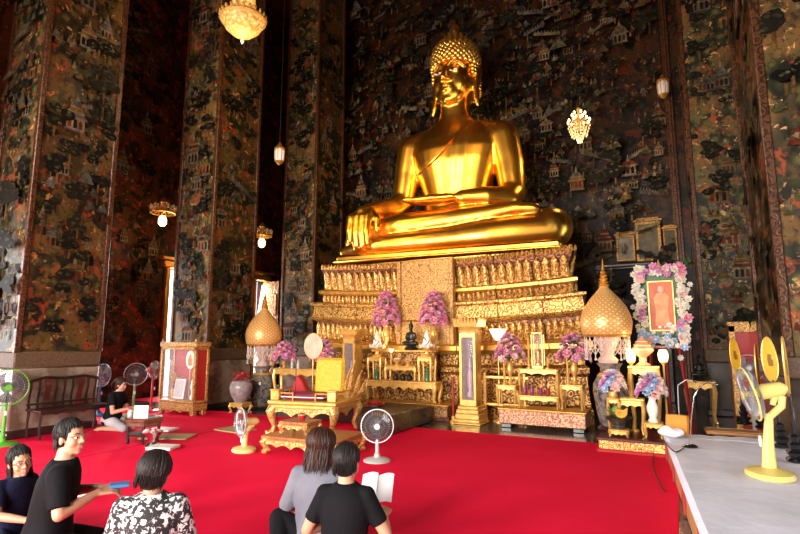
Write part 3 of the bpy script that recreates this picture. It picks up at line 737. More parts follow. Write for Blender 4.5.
for x, z, lab in ((x1, z1, 'white flower cone offering on the left narrow golden stand'), (x2, z2, 'white flower cone offering on the right narrow golden stand')):
    flower_cone(lab, (x, 9.36, z), SZ(380, 332, 9.36)-z, 'white flower cones on the altar')
# bowls, little lamps and bottles on the main table
def footed_bowl(label, loc, r, h, m, fill=None, group=None, name='footed_bowl'):
    t = T(name, label, 'bowl', loc, 0, group)
    MB().lathe([(r*.6, 0), (r*.62, h*.1), (r*.25, h*.25), (r*.25, h*.4), (r*.85, h*.75), (r, h), (r*.93, h), (r*.75, h*.78), (.002, h*.6)], 18).build('bowl', m, t)
    if fill:
        for i in range(9): put_blossom(t, fill, (r*.6*math.cos(i*2.4)*math.sqrt(i/9), r*.6*math.sin(i*2.4)*math.sqrt(i/9), h*.9+.02), (math.cos(i*2.4)*.4, math.sin(i*2.4)*.4, 1), .7)
    return t
footed_bowl('gold footed bowl of yellow green flowers on the low middle stand', (x3-.12, 9.34, z3), .09, .12, m_goldp, bl_white)
footed_bowl('gold footed bowl with pale blossoms beside the dark vessel on the middle stand', (x3+.13, 9.34, z3), .08, .11, m_goldp, bl_blush)
for i, (dx, lab) in enumerate(((-.16, 'dark little vessel under the low middle stand at its left'), (.0, 'dark little vessel under the centre of the low middle stand'), (.15, 'dark little vessel under the low middle stand at its right'))):
    tag(MB().lathe([(.04, 0), (.055, .03), (.05, .08), (.025, .11), (.03, .14)], 14).build('vessel', m_bronze, None, (x3+dx, 9.36, tz)), lab, 'vessel', 'dark vessels under the middle stand')
m_green = mat('green_glaze', (.03, .16, .09), .25)
for x, lab in ((x1, 'green glazed figurine beneath the left narrow golden stand'), (x2, 'green glazed bottle beneath the right narrow golden stand')):
    tag(MB().lathe([(.03, 0), (.05, .02), (.04, .09), (.05, .13), (.02, .18), (.03, .22), (.01, .26)], 12).build('figurine' if x == x1 else 'bottle', m_green, None, (x, 9.36, tz)), lab, 'ornament')
m_lamp = mat('glowing_bulb', (1, .85, .6), .4, emit=((1, .72, .36), 14)); m_lampw = mat('glowing_white_shade', (1, .93, .8), .4, emit=((1, .74, .40), 1.5))
def lotus_lamp(label, loc, H, r, group, watts=4, pole=True):
    t = T('lotus_lamp', label, 'lamp', loc, 0, group)
    MB().lathe([(r*.8, 0), (r*.8, .02), (r*.2, .05), (.012, .08), (.012, H-r*1.3), (r*.3, H-r*1.25)], 14).build('stand', m_goldp, t)
    mb = MB(); mb.lathe([(r*.25, H-r*1.25), (r*.55, H-r*.9), (r*.9, H-r*.2), (r*1.02, H), (r*.95, H), (r*.8, H-r*.2), (r*.3, H-r*.9)], 18); mb.build('shade', m_lampw, t)
    add_light('POINT', 'lotus_lamp_glow', V(loc)+V((0, -r*.2, H+r*.4)), None, watts, (1, .75, .42), shadow_soft_size=r*.5); return t
x = SX(498, 340, 9.66); lotus_lamp('glowing white lotus lamp on a thin stand right of the tall gold pillar', (x, 9.66, 0), SZ(498, 329, 9.66), .17, 'lotus lamps')
x = SX(346, 336, 9.45); lotus_lamp('small glowing lamp beside the tall gold pillar behind the throne', (x, 9.55, 0), SZ(346, 333, 9.55), .11, 'lotus lamps')
x = SX(391.5, 352, 9.5); lotus_lamp('tiny glowing lamp on the back of the main offering table', (x, 9.49, tz), SZ(391.5, 349, 9.49)-tz, .06, 'lotus lamps', 4)
# tall gold display pillars
def display_pillar(label, loc, H, w, rz, group):
    t = T('display_pillar', label, 'pillar', loc, rz, group); b = .17*H
    mb = MB()
    for z0, z1, k in ((0, .02, 1.0), (.02, .05, .92), (.05, .10, .86), (.10, .14, .8), (.14, .17, .72)): mb.box((0, 0, (z0+z1)/2*H), (w*k, w*k, (z1-z0)*H), .012)
    mb.build('stepped_base', m_goldp, t)
    s = w*.6; mb = MB()
    mb.box((0, s*.34, .52*H), (s, s*.3, .70*H), .01)
    for q in (-1, 1): mb.box((q*s*.42, -s*.1, .52*H), (s*.16, s*.78, .70*H), .008)
    mb.box((0, -s*.1, .20*H), (s, s*.78, .06*H), .008).box((0, -s*.1, .85*H), (s, s*.78, .05*H), .008)
    mb.build('shaft', m_goldp, t)
    MB().box((0, s*.15, .53*H), (s*.68, .02, .6*H)).build('dark_lining', mat('plum_lining', (.10, .02, .06), .4), t)
    MB().box((0, -s*.44, .53*H), (s*.68, .006, .6*H)).build('glass', m_glass, t)
    mb = MB(); mb.lathe([(.05, .25*H), (.06, .28*H), (.03, .31*H), (.045, .38*H), (.05, .47*H), (.02, .52*H), (.03, .56*H), (.004, .64*H)], 12, (0, -.02, 0)); mb.build('standing_figure', mat('white_figure', (.42, .24, .34), .4), t)
    mb = MB(); mb.lathe([(s*.62, .87*H), (s*.66, .89*H), (s*.62, .90*H), (s*.8, .95*H), (s*1.0, .985*H), (s*.95, .985*H), (.01, .97*H)], 4, ph=PI/4)
    for i in range(4):
        for j in range(7):
            u = -1+2*(j+.5)/7; a = i*PI/2; r0 = s*.70; p = V((u*r0, -r0, .93*H)); rot = MX.Rotation(a, 4, 'Z')
            mb.grid(2, 3, lambda A, B: rot @ (p+V(((A-.5)*s*.22*(1-B*B*.9), -B*.035*w/.5, B*.085*H))), .01)
    mb.build('lotus_capital', m_goldp, t); return t
xr, wr = cen(457, 485, 425, 9.05); zt = SZ(471, 320, 9.25)
dp = display_pillar('tall gold pillar with a glazed niche right of the main offering table', (SX(471, 400, 9.25), 9.25, 0), zt, wr, 0, 'gold display pillars')
dp2 = dup(dp, (SX(352, 380, 9.24), 9.24, 0), label='tall gold pillar with a glazed niche behind the throne and stone step'); dp2.scale = (.95, .95, SZ(352, 329, 9.24)/zt)
# rail posts
m_redpole = mat('red_painted_pole', (.30, .012, .015), .35)
mb = T('rail_post', 'red pole with gold foot between the main table and gold pillar', 'post', (SX(453.5, 420, 9.1), 9.1, 0))
MB().cyl((0, 0, .12), (0, 0, SZ(453, 378, 9.1)), .022).build('pole', m_redpole, mb); MB().lathe([(.07, 0), (.07, .03), (.035, .06), (.04, .13)], 14).build('foot', m_goldp, mb)
t = T('altar_rail', 'gold rail running between the gold pillar and the stepped offering set', 'rail', (SX(492, 420, 9.5), 9.5, 0))
for z in (.33, .82): MB().box((.25, 0, z), (.9, .04, .05), .008).build('bar', m_goldp, t)
for x in (-.12, .62): MB().box((x, 0, .45), (.06, .06, .9), .01).build('post', m_goldp, t)
# ---- stepped offering set on the right
ox, ow = cen(499, 586, 428, 9.05)
OY = 9.3; od = .5
m_pinkcarv = carved('carved_rose_gold', (.62, .34, .18), (.30, .07, .05), 20, metal=.2, dist=.008)
bt = T('carved_pedestal', 'low carved rose-gold base carrying the stepped offering tables', 'plinth', (ox, OY, 0))
MB().box((0, 0, .19), (ow, od, .24), .012).build('carved_body', m_pinkcarv, bt); MB().box((0, 0, .32), (ow+.03, od+.03, .03), .008).build('top', m_goldd, bt)
for s in (-1, 1): MB().box((s*(ow/2-.12), 0, .035), (.18, od-.05, .07), .01).build('foot', m_black, bt)
zb = .335
sa, xa1, za1 = small_gold_table('square golden stand at the left of the stepped offering set', 498, 518, 385, zb, 9.3, .3, 'golden stands of the stepped set')
sb, xb1, zb1 = small_gold_table('square golden stand at the right of the stepped offering set', 561, 584, 385, zb, 9.3, .3, 'golden stands of the stepped set')
sc_, xc1, zc1 = small_gold_table('low golden table with pierced apron in the stepped set centre', 519, 560, 396, zb, 9.2, .24, 'golden stands of the stepped set')
sd, xd1, zd1 = small_gold_table('high golden table at the back of the stepped set', 519, 559, 369, zb, 9.44, .2, 'golden stands of the stepped set')
for x, z, px, lab in ((xa1, za1, 511, 'pink flower bunch in a gold vase on the left stand of the stepped set'), (xb1, zb1, 572, 'pink flower bunch in a gold vase on the right stand of the stepped set')):
    zt = SZ(px, 336, 9.34); zv = SZ(px, 361, 9.34)
    bouquet('flower_arrangement', lab, (x+.03, 9.34, z), lotus_vase(zv-z, .075), .25, zt-zv, [bl_pink, bl_lil, bl_blush], 30, int(px), 'pink flower bunches of the stepped set', leafn=70)
t = T('glass_case', 'glass case with a small golden standing image on the high table', 'display case', (xd1, 9.44, zd1)); H = SZ(540, 333, 9.44)-zd1
MB().box((0, 0, .03), (.2, .17, .06), .008).build('base', m_goldp, t)
mb = MB()
for sx in (-1, 1): 
    for sy in (-1, 1): mb.box((sx*.092, sy*.077, H/2), (.012, .012, H-.06))
mb.box((0, 0, H), (.2, .17, .02), .004); mb.build('frame', m_goldp, t)
MB().box((0, 0, .06+(H-.07)/2), (.18, .15, H-.09)).build('glass', m_glass, t)
mb = MB(); mb.lathe([(.06, .06), (.06, .1), (.03, .12), (.045, .2), (.05, .3), (.02, .34), (.028, .38), (.003, .46)], 12); mb.build('golden_image', m_gold, t)
def candle(label, x, Y, z, h, r=.016, m=None, group='candles of the stepped set'):
    t = T('candlestick', label, 'candle', (x, Y, z), 0, group)
    MB().lathe([(r*3, 0), (r*3, .015), (r, .04), (r*1.2, h*.25), (r*2, h*.32), (r*1.2, h*.36)], 12).build('holder', m_goldp, t)
    MB().cyl((0, 0, h*.34), (0, 0, h), r, r*.9, 10).build('candle', m or m_yel, t); return t
m_wax = mat('orange_wax', (.75, .36, .06), .5)
candle('orange candle on the left stand, in front of the pink bunch', xa1-.03, 9.2, za1, SZ(508, 355, 9.2)-za1, m=m_wax)
candle('orange candle on the right stand, in front of the pink bunch', xb1-.05, 9.2, zb1, SZ(570, 352, 9.2)-zb1, m=m_wax)
candle('tall orange candle on the high table, left of the glass case', xd1-.17, 9.44, zd1, SZ(527, 338, 9.44)-zd1, m=m_wax)
candle('short orange candle on the high table, right of the glass case', xd1+.16, 9.44, zd1, .2, m=m_wax)
m_mag = mat('magenta_glaze', (.25, .02, .10), .3)
for dx, lab in ((-.24, 'magenta bottle on the low table, leftmost under the high table'), (-.12, 'magenta bottle on the low table, second from the left'), (.03, 'dark jar on the low table below the glass case'), (.15, 'small dark red cup on the low table, right of the jar')):
    tag(MB().lathe([(.03, 0), (.036, .02), (.032, .1), (.014, .15), (.014, .2), (.02, .21)] if dx < 0 else [(.03, 0), (.04, .05), (.03, .11), (.034, .12)], 12).build('bottle' if dx < 0 else 'jar', m_mag if dx < .1 else m_redpole, None, (xc1+dx, 9.2, zc1)), lab, 'bottle' if dx < 0 else 'jar')
# ---- jewelled golden domes on tall jars
def jewel_mat():
    m, nt, b = newmat('gold_diamond_lattice'); vc = coords(nt, (1, 1, 1))
    n = nt.nodes.new('ShaderNodeSeparateXYZ'); nt.links.new(vc, n.inputs[0])
    at = nd(nt, 'ShaderNodeMath', operation='ARCTAN2'); nt.links.new(n.outputs[1], at.inputs[0]); nt.links.new(n.outputs[0], at.inputs[1])
    cb = nt.nodes.new('ShaderNodeCombineXYZ'); nt.links.new(at.outputs[0], cb.inputs[0])
    ms = nd(nt, 'ShaderNodeMath', operation='MULTIPLY'); nt.links.new(n.outputs[2], ms.inputs[0]); ms.inputs[1].default_value = 4.2; nt.links.new(ms.outputs[0], cb.inputs[1])
    mp = nt.nodes.new('ShaderNodeMapping'); mp.inputs['Rotation'].default_value = (0, 0, PI/4); mp.inputs['Scale'].default_value = (5, 5, 5); nt.links.new(cb.outputs[0], mp.inputs[0])
    v = voro(nt, mp.outputs[0], 1.0, rnd=0.0)
    nt.links.new(ramp(nt, v, [(.28, (.92, .54, .18)), (.4, (.46, .22, .07)), (.5, (.70, .38, .12))]), b.inputs['Base Color']); b.inputs['Metallic'].default_value = .25; b.inputs['Roughness'].default_value = .3
    bump(nt, b, v, .5, .01); return m
m_jewel = jewel_mat()
m_jar, nt, b = newmat('painted_porcelain'); vc = coords(nt); nf = noise(nt, vc, 7, 4, .6, .7)
nt.links.new(ramp(nt, nf, [(.36, (.04, .045, .05)), (.44, (.12, .12, .12)), (.52, (.24, .20, .15)), (.6, (.18, .10, .05)), (.68, (.09, .045, .025))]), b.inputs['Base Color']); b.inputs['Roughness'].default_value = .15
def jar(label, loc, H, r, group):
    t = T('porcelain_jar', label, 'vase', loc, 0, group)
    MB().lathe([(r*.8, 0), (r*.85, .03*H), (r*.7, .07*H)], 24).build('wooden_foot', m_wooddk, t)
    MB().lathe([(r*.62, .07*H), (r*.7, .1*H), (r*.86, .3*H), (r, .55*H), (r*.98, .68*H), (r*.72, .8*H), (r*.55, .85*H), (r*.55, .93*H), (r*.75, H), (r*.66, H), (r*.45, .9*H)], 32).build('body', m_jar, t)
    MB().lathe([(r*.74, .79*H), (r*.58, .845*H), (r*.60, .85*H), (r*.76, .8*H)], 24).build('gilt_collar', m_goldp, t); return t
m_lace = mat('beaded_lace', (.60, .48, .38), .5)
def dome(label, loc, R, H, group, neck):
    """loc is the jar's mouth; neck = height of the white lotus support below the dome's rim"""
    t = T('golden_dome', label, 'ornament', loc, 0, group); z = neck
    MB().lathe([(R*.35, 0), (R*.40, neck*.12), (R*.22, neck*.3), (R*.3, neck*.5), (R*.42, neck*.75), (R*.5, neck), (R*.3, neck)], 20).build('lotus_support', mat('pink_white_porcelain', (.62, .44, .38), .3), t)
    k = H
    MB().lathe([(R*.5, z), (R*.84, z), (R*.93, z+.03*k), (R*.97, z+.1*k), (R, z+.17*k), (R*.95, z+.26*k), (R*.8, z+.37*k), (R*.58, z+.47*k), (R*.36, z+.55*k), (R*.2, z+.61*k), (R*.16, z+.64*k)], 40).build('dome', m_jewel, t)
    MB().lathe([(R*.86, z-.015), (R*.9, z+.012*k), (R*.88, z+.03*k)], 40).build('rim', m_goldd, t)
    pr = [(R*.16, z+.63*k), (R*.22, z+.65*k), (R*.14, z+.67*k)]
    for i in range(4): zz = z+(.67+.045*i)*k; q = R*(.15-.022*i); pr += [(q, zz), (q*1.35, zz+.015*k), (q*.75, zz+.04*k)]
    pr += [(R*.05, z+.86*k), (R*.025, z+.95*k), (.002, z+k)]
    MB().lathe(pr, 16).build('spire', m_goldd, t)
    mb = MB(); n = 22
    for i in range(n):
        a0 = 2*PI*i/n; 
        for s in (-1, 1):
            for st in (0, 1):
                mb.tube([(R*.85*math.cos(a0+s*2*PI/n*u), R*.85*math.sin(a0+s*2*PI/n*u), z-.03*k-neck*.28*st-neck*.32*u) for u in (0, .5, 1)], .006, 4)
        mb.tube([(R*.85*math.cos(a0), R*.85*math.sin(a0), z), (R*.85*math.cos(a0), R*.85*math.sin(a0), z-neck*(.5+.35*(i % 2)))], .007, 4)
        mb.ball((R*.85*math.cos(a0), R*.85*math.sin(a0), z-neck*(.5+.35*(i % 2))), .018, 6)
    mb.build('beaded_net', m_lace, t); return t
RB = .2                                                    # red base height
JY = 8.36; jx = SX(611, 390, JY); jz = SZ(611, 363, JY)
jar('large painted porcelain jar under the right golden dome, on the red carved base', (jx, JY, RB), jz-RB, .25, 'painted jars carrying golden domes')
zr = SZ(609, 336, JY); dome('large golden lattice dome with spire standing right of the pedestal', (jx-.02, JY, jz), .37, SZ(609, 258, JY)-zr, 'golden spired domes', zr-jz)
lx, ly = G(261, 409); lz = SZ(261, 366, ly); lr = SZ(261, 345, ly)
jar('painted porcelain jar under the left golden dome, behind the throne', (lx, ly, 0), lz, .28, 'painted jars carrying golden domes')
dome('golden lattice dome with spire left of the pedestal, near the second pillar', (lx, ly, lz), .40, SZ(261, 288, ly)-lr, 'golden spired domes', lr-lz)
# ---- red carved base and its offerings
rb = T('low_dais', 'low red base with gold scroll front beside the white platform', 'plinth', (-.68, 8.18, 0)); rw = .80
rx0 = SX(597, 453, 7.72); rw = .0-rx0; rb.location.x = rx0+rw/2
MB().box((0, 0, .025), (rw, .94, .05), .01).build('foot', m_redlac, rb); MB().box((0, 0, .105), (rw-.05, .89, .12), .006).build('carved_front', m_carver, rb); MB().box((0, 0, .18), (rw, .94, .04), .01).build('top', m_reddk, rb)
def on(px, py, Y): return SX(px, py, Y)
fb = thai_table('offering_table', 'little golden table under the fruit bowl on the red base', 'table', (on(619, 430, 7.9), 7.9, RB), .26, .2, .1, drop=.02, apron=.02, n=3, leg=.018, topt=.02, curl=.02)
t = T('fruit_bowl', 'dark silver bowl of green leaves and bananas on the little golden table', 'bowl', (on(618, 420, 7.9), 7.9, RB+.1))
MB().lathe([(.08, 0), (.085, .03), (.07, .05), (.10, .09), (.17, .14), (.19, .16), (.17, .155), (.002, .12)], 24).build('bowl', mat('dark_pewter', (.16, .15, .15), .3, .8), t)
mb = MB(); leaves(mb, (-.05, 0, .16), .08, 22, .1, seed=4); mb.build('leaves', m_limef, t)
m_ban = mat('banana_yellow', (.75, .40, .05), .45)
for i in range(4): MB().tube([(-.02+.15*u, -.1+.03*i, .17+.02*i+.05*(u-.5)**2*4) for u in (0, .25, .5, .75, 1)], [.008, .018, .02, .018, .008], 8).build('banana', m_ban, t)
thai_table('offering_table', 'taller golden table behind the fruit bowl on the red base', 'table', (on(632, 410, 8.15), 8.13, RB), .34, .2, SZ(632, 398, 8.1)-RB, drop=.03, apron=.04, n=3, leg=.025)
thai_table('offering_table', 'small golden table under the white vase on the red base', 'table', (on(654, 430, 7.95), 7.95, RB), .24, .2, SZ(654, 422, 7.95)-RB, drop=.02, apron=.02, n=3, leg=.018, topt=.02, curl=.02)
zv0 = SZ(654, 422, 7.95); zv1 = SZ(654, 396, 7.95)
bouquet('flower_arrangement', 'pastel blue and pink posy in a white vase beside the white platform', (on(654, 430, 7.95), 7.95, zv0), [(.06, 0), (.065, .02), (.045, .05), (.07, .14), (.075, .2), (.045, .27), (.04, (zv1-zv0)*.9), (.06, zv1-zv0)], .17, .27, [bl_blue, bl_blush, bl_white, bl_lil], 34, 5, 'pastel posies', vmat=m_cream, leafn=30)
xq = on(613, 392, 8.02); zq = SZ(613, 392, 8.02)
thai_table('offering_table', 'slim golden stand in front of the large painted jar', 'table', (xq, 8.02, RB), .17, .14, zq-.08-RB, drop=.02, apron=.02, n=3, leg=.014, topt=.02, curl=.01)
bouquet('flower_arrangement', 'pastel pink and white posy in front of the large painted jar', (xq, 8.02, zq-.08), [(.05, 0), (.06, .03), (.05, .08), (.07, .1)], .15, .24, [bl_blush, bl_white, bl_lil, bl_blue], 28, 8, 'pastel posies', leafn=24)
# gold stand with salmon tiered ornament and two glowing lamps
thai_table('offering_table', 'tall golden stand under the salmon tiered ornament', 'table', (on(644, 372, 8.45), 8.45, RB), .42, .22, SZ(644, 366, 8.4)-RB, drop=.03, apron=.05, n=5, leg=.03)
m_salm = mat('salmon_wax', (.72, .30, .17), .4); zz = SZ(644, 366, 8.4); hh = SZ(644, 336, 8.45)-zz
t = T('tiered_ornament', 'salmon coloured tiered ornament under the flower framed portrait', 'ornament', (on(643, 360, 8.45), 8.45, zz))
MB().lathe([(.09, 0), (.1, .02), (.05, .05), (.05, .12), (.14, hh*.48), (.16, hh*.52)], 20).build('cup', m_salm, t)
MB().lathe([(.15, hh*.52), (.15, hh*.58), (.11, hh*.66), (.12, hh*.7), (.07, hh*.8), (.075, hh*.83), (.03, hh*.92), (.004, hh*1.0)], 20).build('lid', m_salm, t)
for px, lab in ((630.5, 'glowing glass lamp left of the salmon ornament'), (663, 'glowing glass lamp right of the salmon ornament under the portrait')):
    x = on(px, 355, 8.4); z0 = SZ(px, 362, 8.4)
    t = T('table_lamp', lab, 'lamp', (x, 8.42, RB), 0, 'glowing lamps under the portrait')
    MB().lathe([(.06, 0), (.06, .02), (.015, .05), (.015, z0-RB-.05), (.05, z0-RB)], 14).build('stand', m_goldp, t)
    MB().lathe([(.05, z0-RB), (.065, z0-RB+.05), (.07, z0-RB+.11), (.05, z0-RB+.17), (.02, z0-RB+.18)], 16).build('shade', mat('amber_glow', (1, .8, .5), .4, emit=((1, .58, .2), 2.2)), t)
    add_light('POINT', 'table_lamp_glow', (x, 8.25, z0+.15), None, 6, (1, .7, .36), shadow_soft_size=.06)
# ---- portrait on an easel, framed in flowers
PY_ = 9.1; px_, pw_ = cen(633, 691, 305, PY_); pz0, pz1 = SZ(661, 345, PY_), SZ(661, 266, PY_)
t = T('portrait_easel', 'red wooden easel carrying the flower framed portrait', 'easel', (px_, PY_+.12, 0))
for x0, y0, x1_, y1_ in ((-.28, -.25, -.1, .0), (.32, -.25, .12, .0), (.02, .45, .02, .02)): MB().tube([(x0, y0, .0), (x1_, y1_, pz1-.15)], .025, 4).build('leg', m_redpole, t)
MB().box((0, -.11, pz0-.03), (.75, .07, .05), .008).build('ledge', m_redpole, t)
MB().tube([(.3, -.22, .25), (-.27, -.22, .25)], .02, 4).build('crossbar', m_redpole, t)
pt = T('framed_portrait', 'portrait of a person in orange robes framed with white and pink flowers', 'picture', (px_, PY_, 0)); H = pz1-pz0; zc = (pz0+pz1)/2-.06
m_por = mat('portrait_orange_ground', (.60, .14, .04), .5, var=((.45, .08, .02), 3)); m_skin = mat('warm_skin', (.62, .36, .24), .5, sss=0)
MB().box((0, .02, zc+.06), (pw_*.86, .04, H*.92), .008).build('backboard', m_leaf, pt)
pw2, ph2 = pw_*.43, H*.62
pc = MB().box((0, -.012, zc+.05), (pw2, .012, ph2)).build('picture', m_por, pt)
mb = MB(); mb.prism([(-.12*pw_, -.40*ph2), (.13*pw_, -.40*ph2), (.11*pw_, -.05*ph2), (.14*pw_, .18*ph2), (.07*pw_, .26*ph2), (-.06*pw_, .26*ph2), (-.13*pw_, .16*ph2), (-.10*pw_, -.08*ph2)], .006, MX.Translation((0, -.021, zc+.05)))
mb.build('painted_robe', mat('portrait_robe', (.82, .36, .16), .5, var=((.68, .22, .07), 9)), pc)
mb = MB(); mb.ball((.005, -.02, zc+.05+.335*ph2), (.045, .006, .06), 14); mb.build('painted_face', m_skin, pc)
mb = MB()
for s in (-1, 1): mb.box((s*.04, -.02, zc+.05-.43*ph2), (.04, .006, .05*ph2))
mb.build('painted_feet', m_black, pc)
mb = MB()
for s in (-1, 1): mb.box((s*pw2/2, -.015, zc+.05), (.025, .03, ph2+.03), .005)
for s in (-1, 1): mb.box((0, -.015, zc+.05+s*ph2/2), (pw2+.03, .03, .025), .005)
mb.build('gilt_frame', m_goldp, pt)
mb = MB(); leaves(mb, (-pw_*.36, -.02, zc-.05), .1, 60, .08, seed=31, flat=(1, .5, 4.6)); leaves(mb, (pw_*.36, -.02, zc-.05), .1, 60, .08, seed=32, flat=(1, .5, 4.6)); leaves(mb, (0, -.03, pz0+.06), .1, 50, .08, seed=33, flat=(3, .5, .8)); leaves(mb, (pw_*.47, -.02, pz1-.05), .06, 14, .16, seed=34)
mb.build('foliage', m_leaf, pt)
rr = random.Random(12); nfl = 0
def edge_spot():
    k = rr.random()
    if k < .33: return rr.gauss(-pw_*.37, pw_*.045), rr.uniform(pz0+.02, pz1-.02)
    if k < .66: return rr.gauss(pw_*.37, pw_*.045), rr.uniform(pz0+.02, pz1+.0)
    if k < .80: return rr.uniform(-pw_*.4, pw_*.4), rr.gauss(pz1-.09, .035)
    return rr.uniform(-pw_*.3, pw_*.4), rr.gauss(pz0+.12, .08)
while nfl < 98:
    x, z = edge_spot(); up = (z-pz0)/H
    kinds = [bl_pink, bl_lil] if (up > .72 and abs(x) < pw_*.42 and rr.random() < .55) or (.2 < up < .42 and rr.random() < .5) else [bl_blue, bl_white] if up < .2 and rr.random() < .6 else [bl_white, bl_white, bl_white, bl_blush]
    put_blossom(pt, rr.choice(kinds), (x, -.05-rr.uniform(0, .05), z), (rr.uniform(-.4, .4), -1, rr.uniform(-.2, .5)), rr.uniform(1.05, 1.5)); nfl += 1
mb = MB(); nn = 0
while nn < 130:
    x, z = edge_spot(); me = rr.choice((bl_white, bl_white, bl_blush)); q = V((rr.uniform(-.4, .4), -1, rr.uniform(-.2, .5))).to_track_quat('Z', 'Y').to_matrix().to_4x4(); s_ = rr.uniform(.7, 1.0)
    mb.m = MX.Translation((x, -.04, z)) @ q @ MX.Scale(s_, 4); mb.k = 0
    mb.add([v.co for v in me.vertices], [tuple(p_.vertices) for p_ in me.polygons]); nn += 1
mb.build('small_blossoms', m_whitep, pt)['kind'] = 'stuff'
mb = MB(); mb.lathe([(.02, 0), (.055, .03), (.03, .06), (.045, .1), (.015, .15), (.003, .2)], 12, (.0, -.05, pz1-.1)); mb.build('gilt_crest', m_goldp, pt)
# gold side table with dark figure in the passage
sx_, sy_ = SX(701, 402, 11.3), 11.3
thai_table('offering_table', 'small golden table in the dark passage right of the portrait', 'table', (sx_, sy_, 0), .5, .4, SZ(701, 381, 11.2), drop=.05, apron=.06, n=3, leg=.035)
black_figure('dark seated figurine on the golden table in the dark passage', (sx_+.02, sy_, SZ(701, 381, 11.2)), .5)
# ================================================================== throne, stools, cabinet, bench, fans
th = T('throne', 'gilded preaching throne on curved legs with carved aprons in the middle of the carpet', 'throne', (-5.36, 7.13, .012), R_(10))
tw_, td_, tz_ = 1.2, 1.05, .54
m_thron = carved('gilded_throne_carving', (.80, .50, .16), (.40, .17, .04), 22, metal=.4, dist=.006)
MB().box((0, 0, tz_-.03), (tw_, td_, .06), .015).box((0, 0, tz_-.09), (tw_-.05, td_-.05, .06), .012).build('seat', m_goldp, th)
mb = MB()
for s in (-1, 1):
    mb.prism(scallop(tw_-.1, .05, .09, 3), .03, MX.Translation((0, s*(td_/2-.05), tz_-.12)))
    mb.prism(scallop(td_-.1, .05, .09, 2), .03, MX.Translation((s*(tw_/2-.06), 0, tz_-.12)) @ MX.Rotation(PI/2, 4, 'Z'))
mb.build('carved_apron', m_thron, th)
for sx in (-1, 1):
    for sy in (-1, 1):
        x, y = sx*(tw_/2-.08), sy*(td_/2-.08); q = .07
        MB().tube([(x, y, .43), (x+sx*q*.5, y+sy*q*.5, .36), (x+sx*q*.2, y+sy*q*.2, .24), (x-sx*q*.25, y-sy*q*.25, .13), (x+sx*q*.1, y+sy*q*.1, .05), (x+sx*q*1.1, y+sy*q*1.1, .035), (x+sx*q*1.2, y+sy*q*1.2, .075)], [.085, .08, .055, .042, .048, .035, .012], 10).build('leg', m_thron, th)
for x, y in ((-.5, -.42), (.5, -.42), (-.5, .42), (.5, .42)):
    mb = MB().box((x, y, tz_+.075), (.15, .11, .15), .012).box((x, y, tz_+.16), (.17, .13, .02), .006)
    mb.box((x, y-.056, tz_+.08), (.09, .01, .08), .004); mb.build('corner_post', m_goldp, th)
for s in (-1, 1): 
    mb = MB(); mb.tube([(s*.5, -.4, tz_+.12), (s*.5, .4, tz_+.12)], .014, 8)
    for i in range(5): mb.tube([(s*.5, -.3+.15*i, tz_), (s*.5, -.3+.15*i, tz_+.12)], .008, 6)
    mb.tube([(s*.45, -.42, tz_+.11), (s*.2, -.42, tz_+.11)], .012, 8); mb.tube([(s*.2, -.42, tz_), (s*.2, -.42, tz_+.12)], .012, 8); mb.tube([(s*.5, -.42, tz_+.11), (s*.44, -.42, tz_+.11)], .012, 6); mb.tube([(s*.5, -.42, tz_+.12), (s*.5, -.38, tz_+.12)], .012, 6); mb.build('low_rail', m_goldp, th)
mb = MB()                                            # flame shaped carved wing at the back corner
for k, (dx, h, a) in enumerate(((0, .62, .10), (-.08, .5, .02), (.07, .46, .2), (-.14, .34, -.05), (.12, .3, .26))):
    mb.tube([(.46+dx*.6, .3+.03*k, tz_), (.46+dx+a*.3, .3+.03*k, tz_+h*.35), (.46+dx*.5+a*.6, .3+.03*k, tz_+h*.7), (.46+a*1.1, .3+.03*k, tz_+h)], [.07, .085, .05, .008], 8, flat=.5)
mb.build('flame_wing', m_thron, th)
def thr(x, y, z): 
    p = MX.Translation(th.location) @ MX.Rotation(R_(10), 4, 'Z') @ V((x, y, z)); return p
def cushion(name, label, p, d, m, rz=0, tilt=0, cat='cushion', puff=.3, piping=None, group=None):
    def fn(sg):
        def f(u, v):
            a, b = 2*u-1, 2*v-1; e = max(0, (1-abs(a)**4)*(1-abs(b)**4))**.5
            return (a*d[0]/2*(1-.05*b*b), b*d[1]/2*(1-.05*a*a), sg*d[2]/2*((1-puff)*min(1, e*4)+puff*e))
        return f
    mb = MB(); rot = MX.Rotation(tilt, 4, 'X'); mb.m = rot
    mb.grid(14, 14, fn(1)); mb.grid(14, 14, lambda u, v: fn(-1)(1-u, v))
    o = mb.build(name, m, None, p, rz); tag(o, label, cat, group)
    if piping:
        mb = MB(); mb.m = rot; mb.tube([fn(1)(*q) for q in [(i/10, 0) for i in range(10)]+[(1, i/10) for i in range(10)]+[(1-i/10, 1) for i in range(10)]+[(0, 1-i/10) for i in range(10)]], .009, 6, closed=True); mb.build('piping', piping, o)
    return o
m_yelc = mat('yellow_brocade', (.80, .47, .02), .6, var=((.66, .33, .01), 26), bmp=(40, .3, .004)); m_maroon = mat('maroon_brocade', (.22, .01, .03), .6, var=((.32, .05, .08), 30)); m_redv = mat('red_velvet', (.40, .008, .015), .7)
cushion('seat_cushion', 'flat maroon seat cushion with white piping on the throne', thr(-.05, -.1, tz_+.05), (.78, .62, .09), m_maroon, R_(10), piping=m_white)
cushion('back_cushion', 'upright bright yellow back cushion standing on the throne', thr(.12, .26, tz_+.34), (.54, .62, .13), m_yelc, R_(10), R_(84))
mb = MB(); mb.prism([(-.17, 0), (.17, 0), (.05, .26), (-.05, .36), (-.12, .2)], .2)
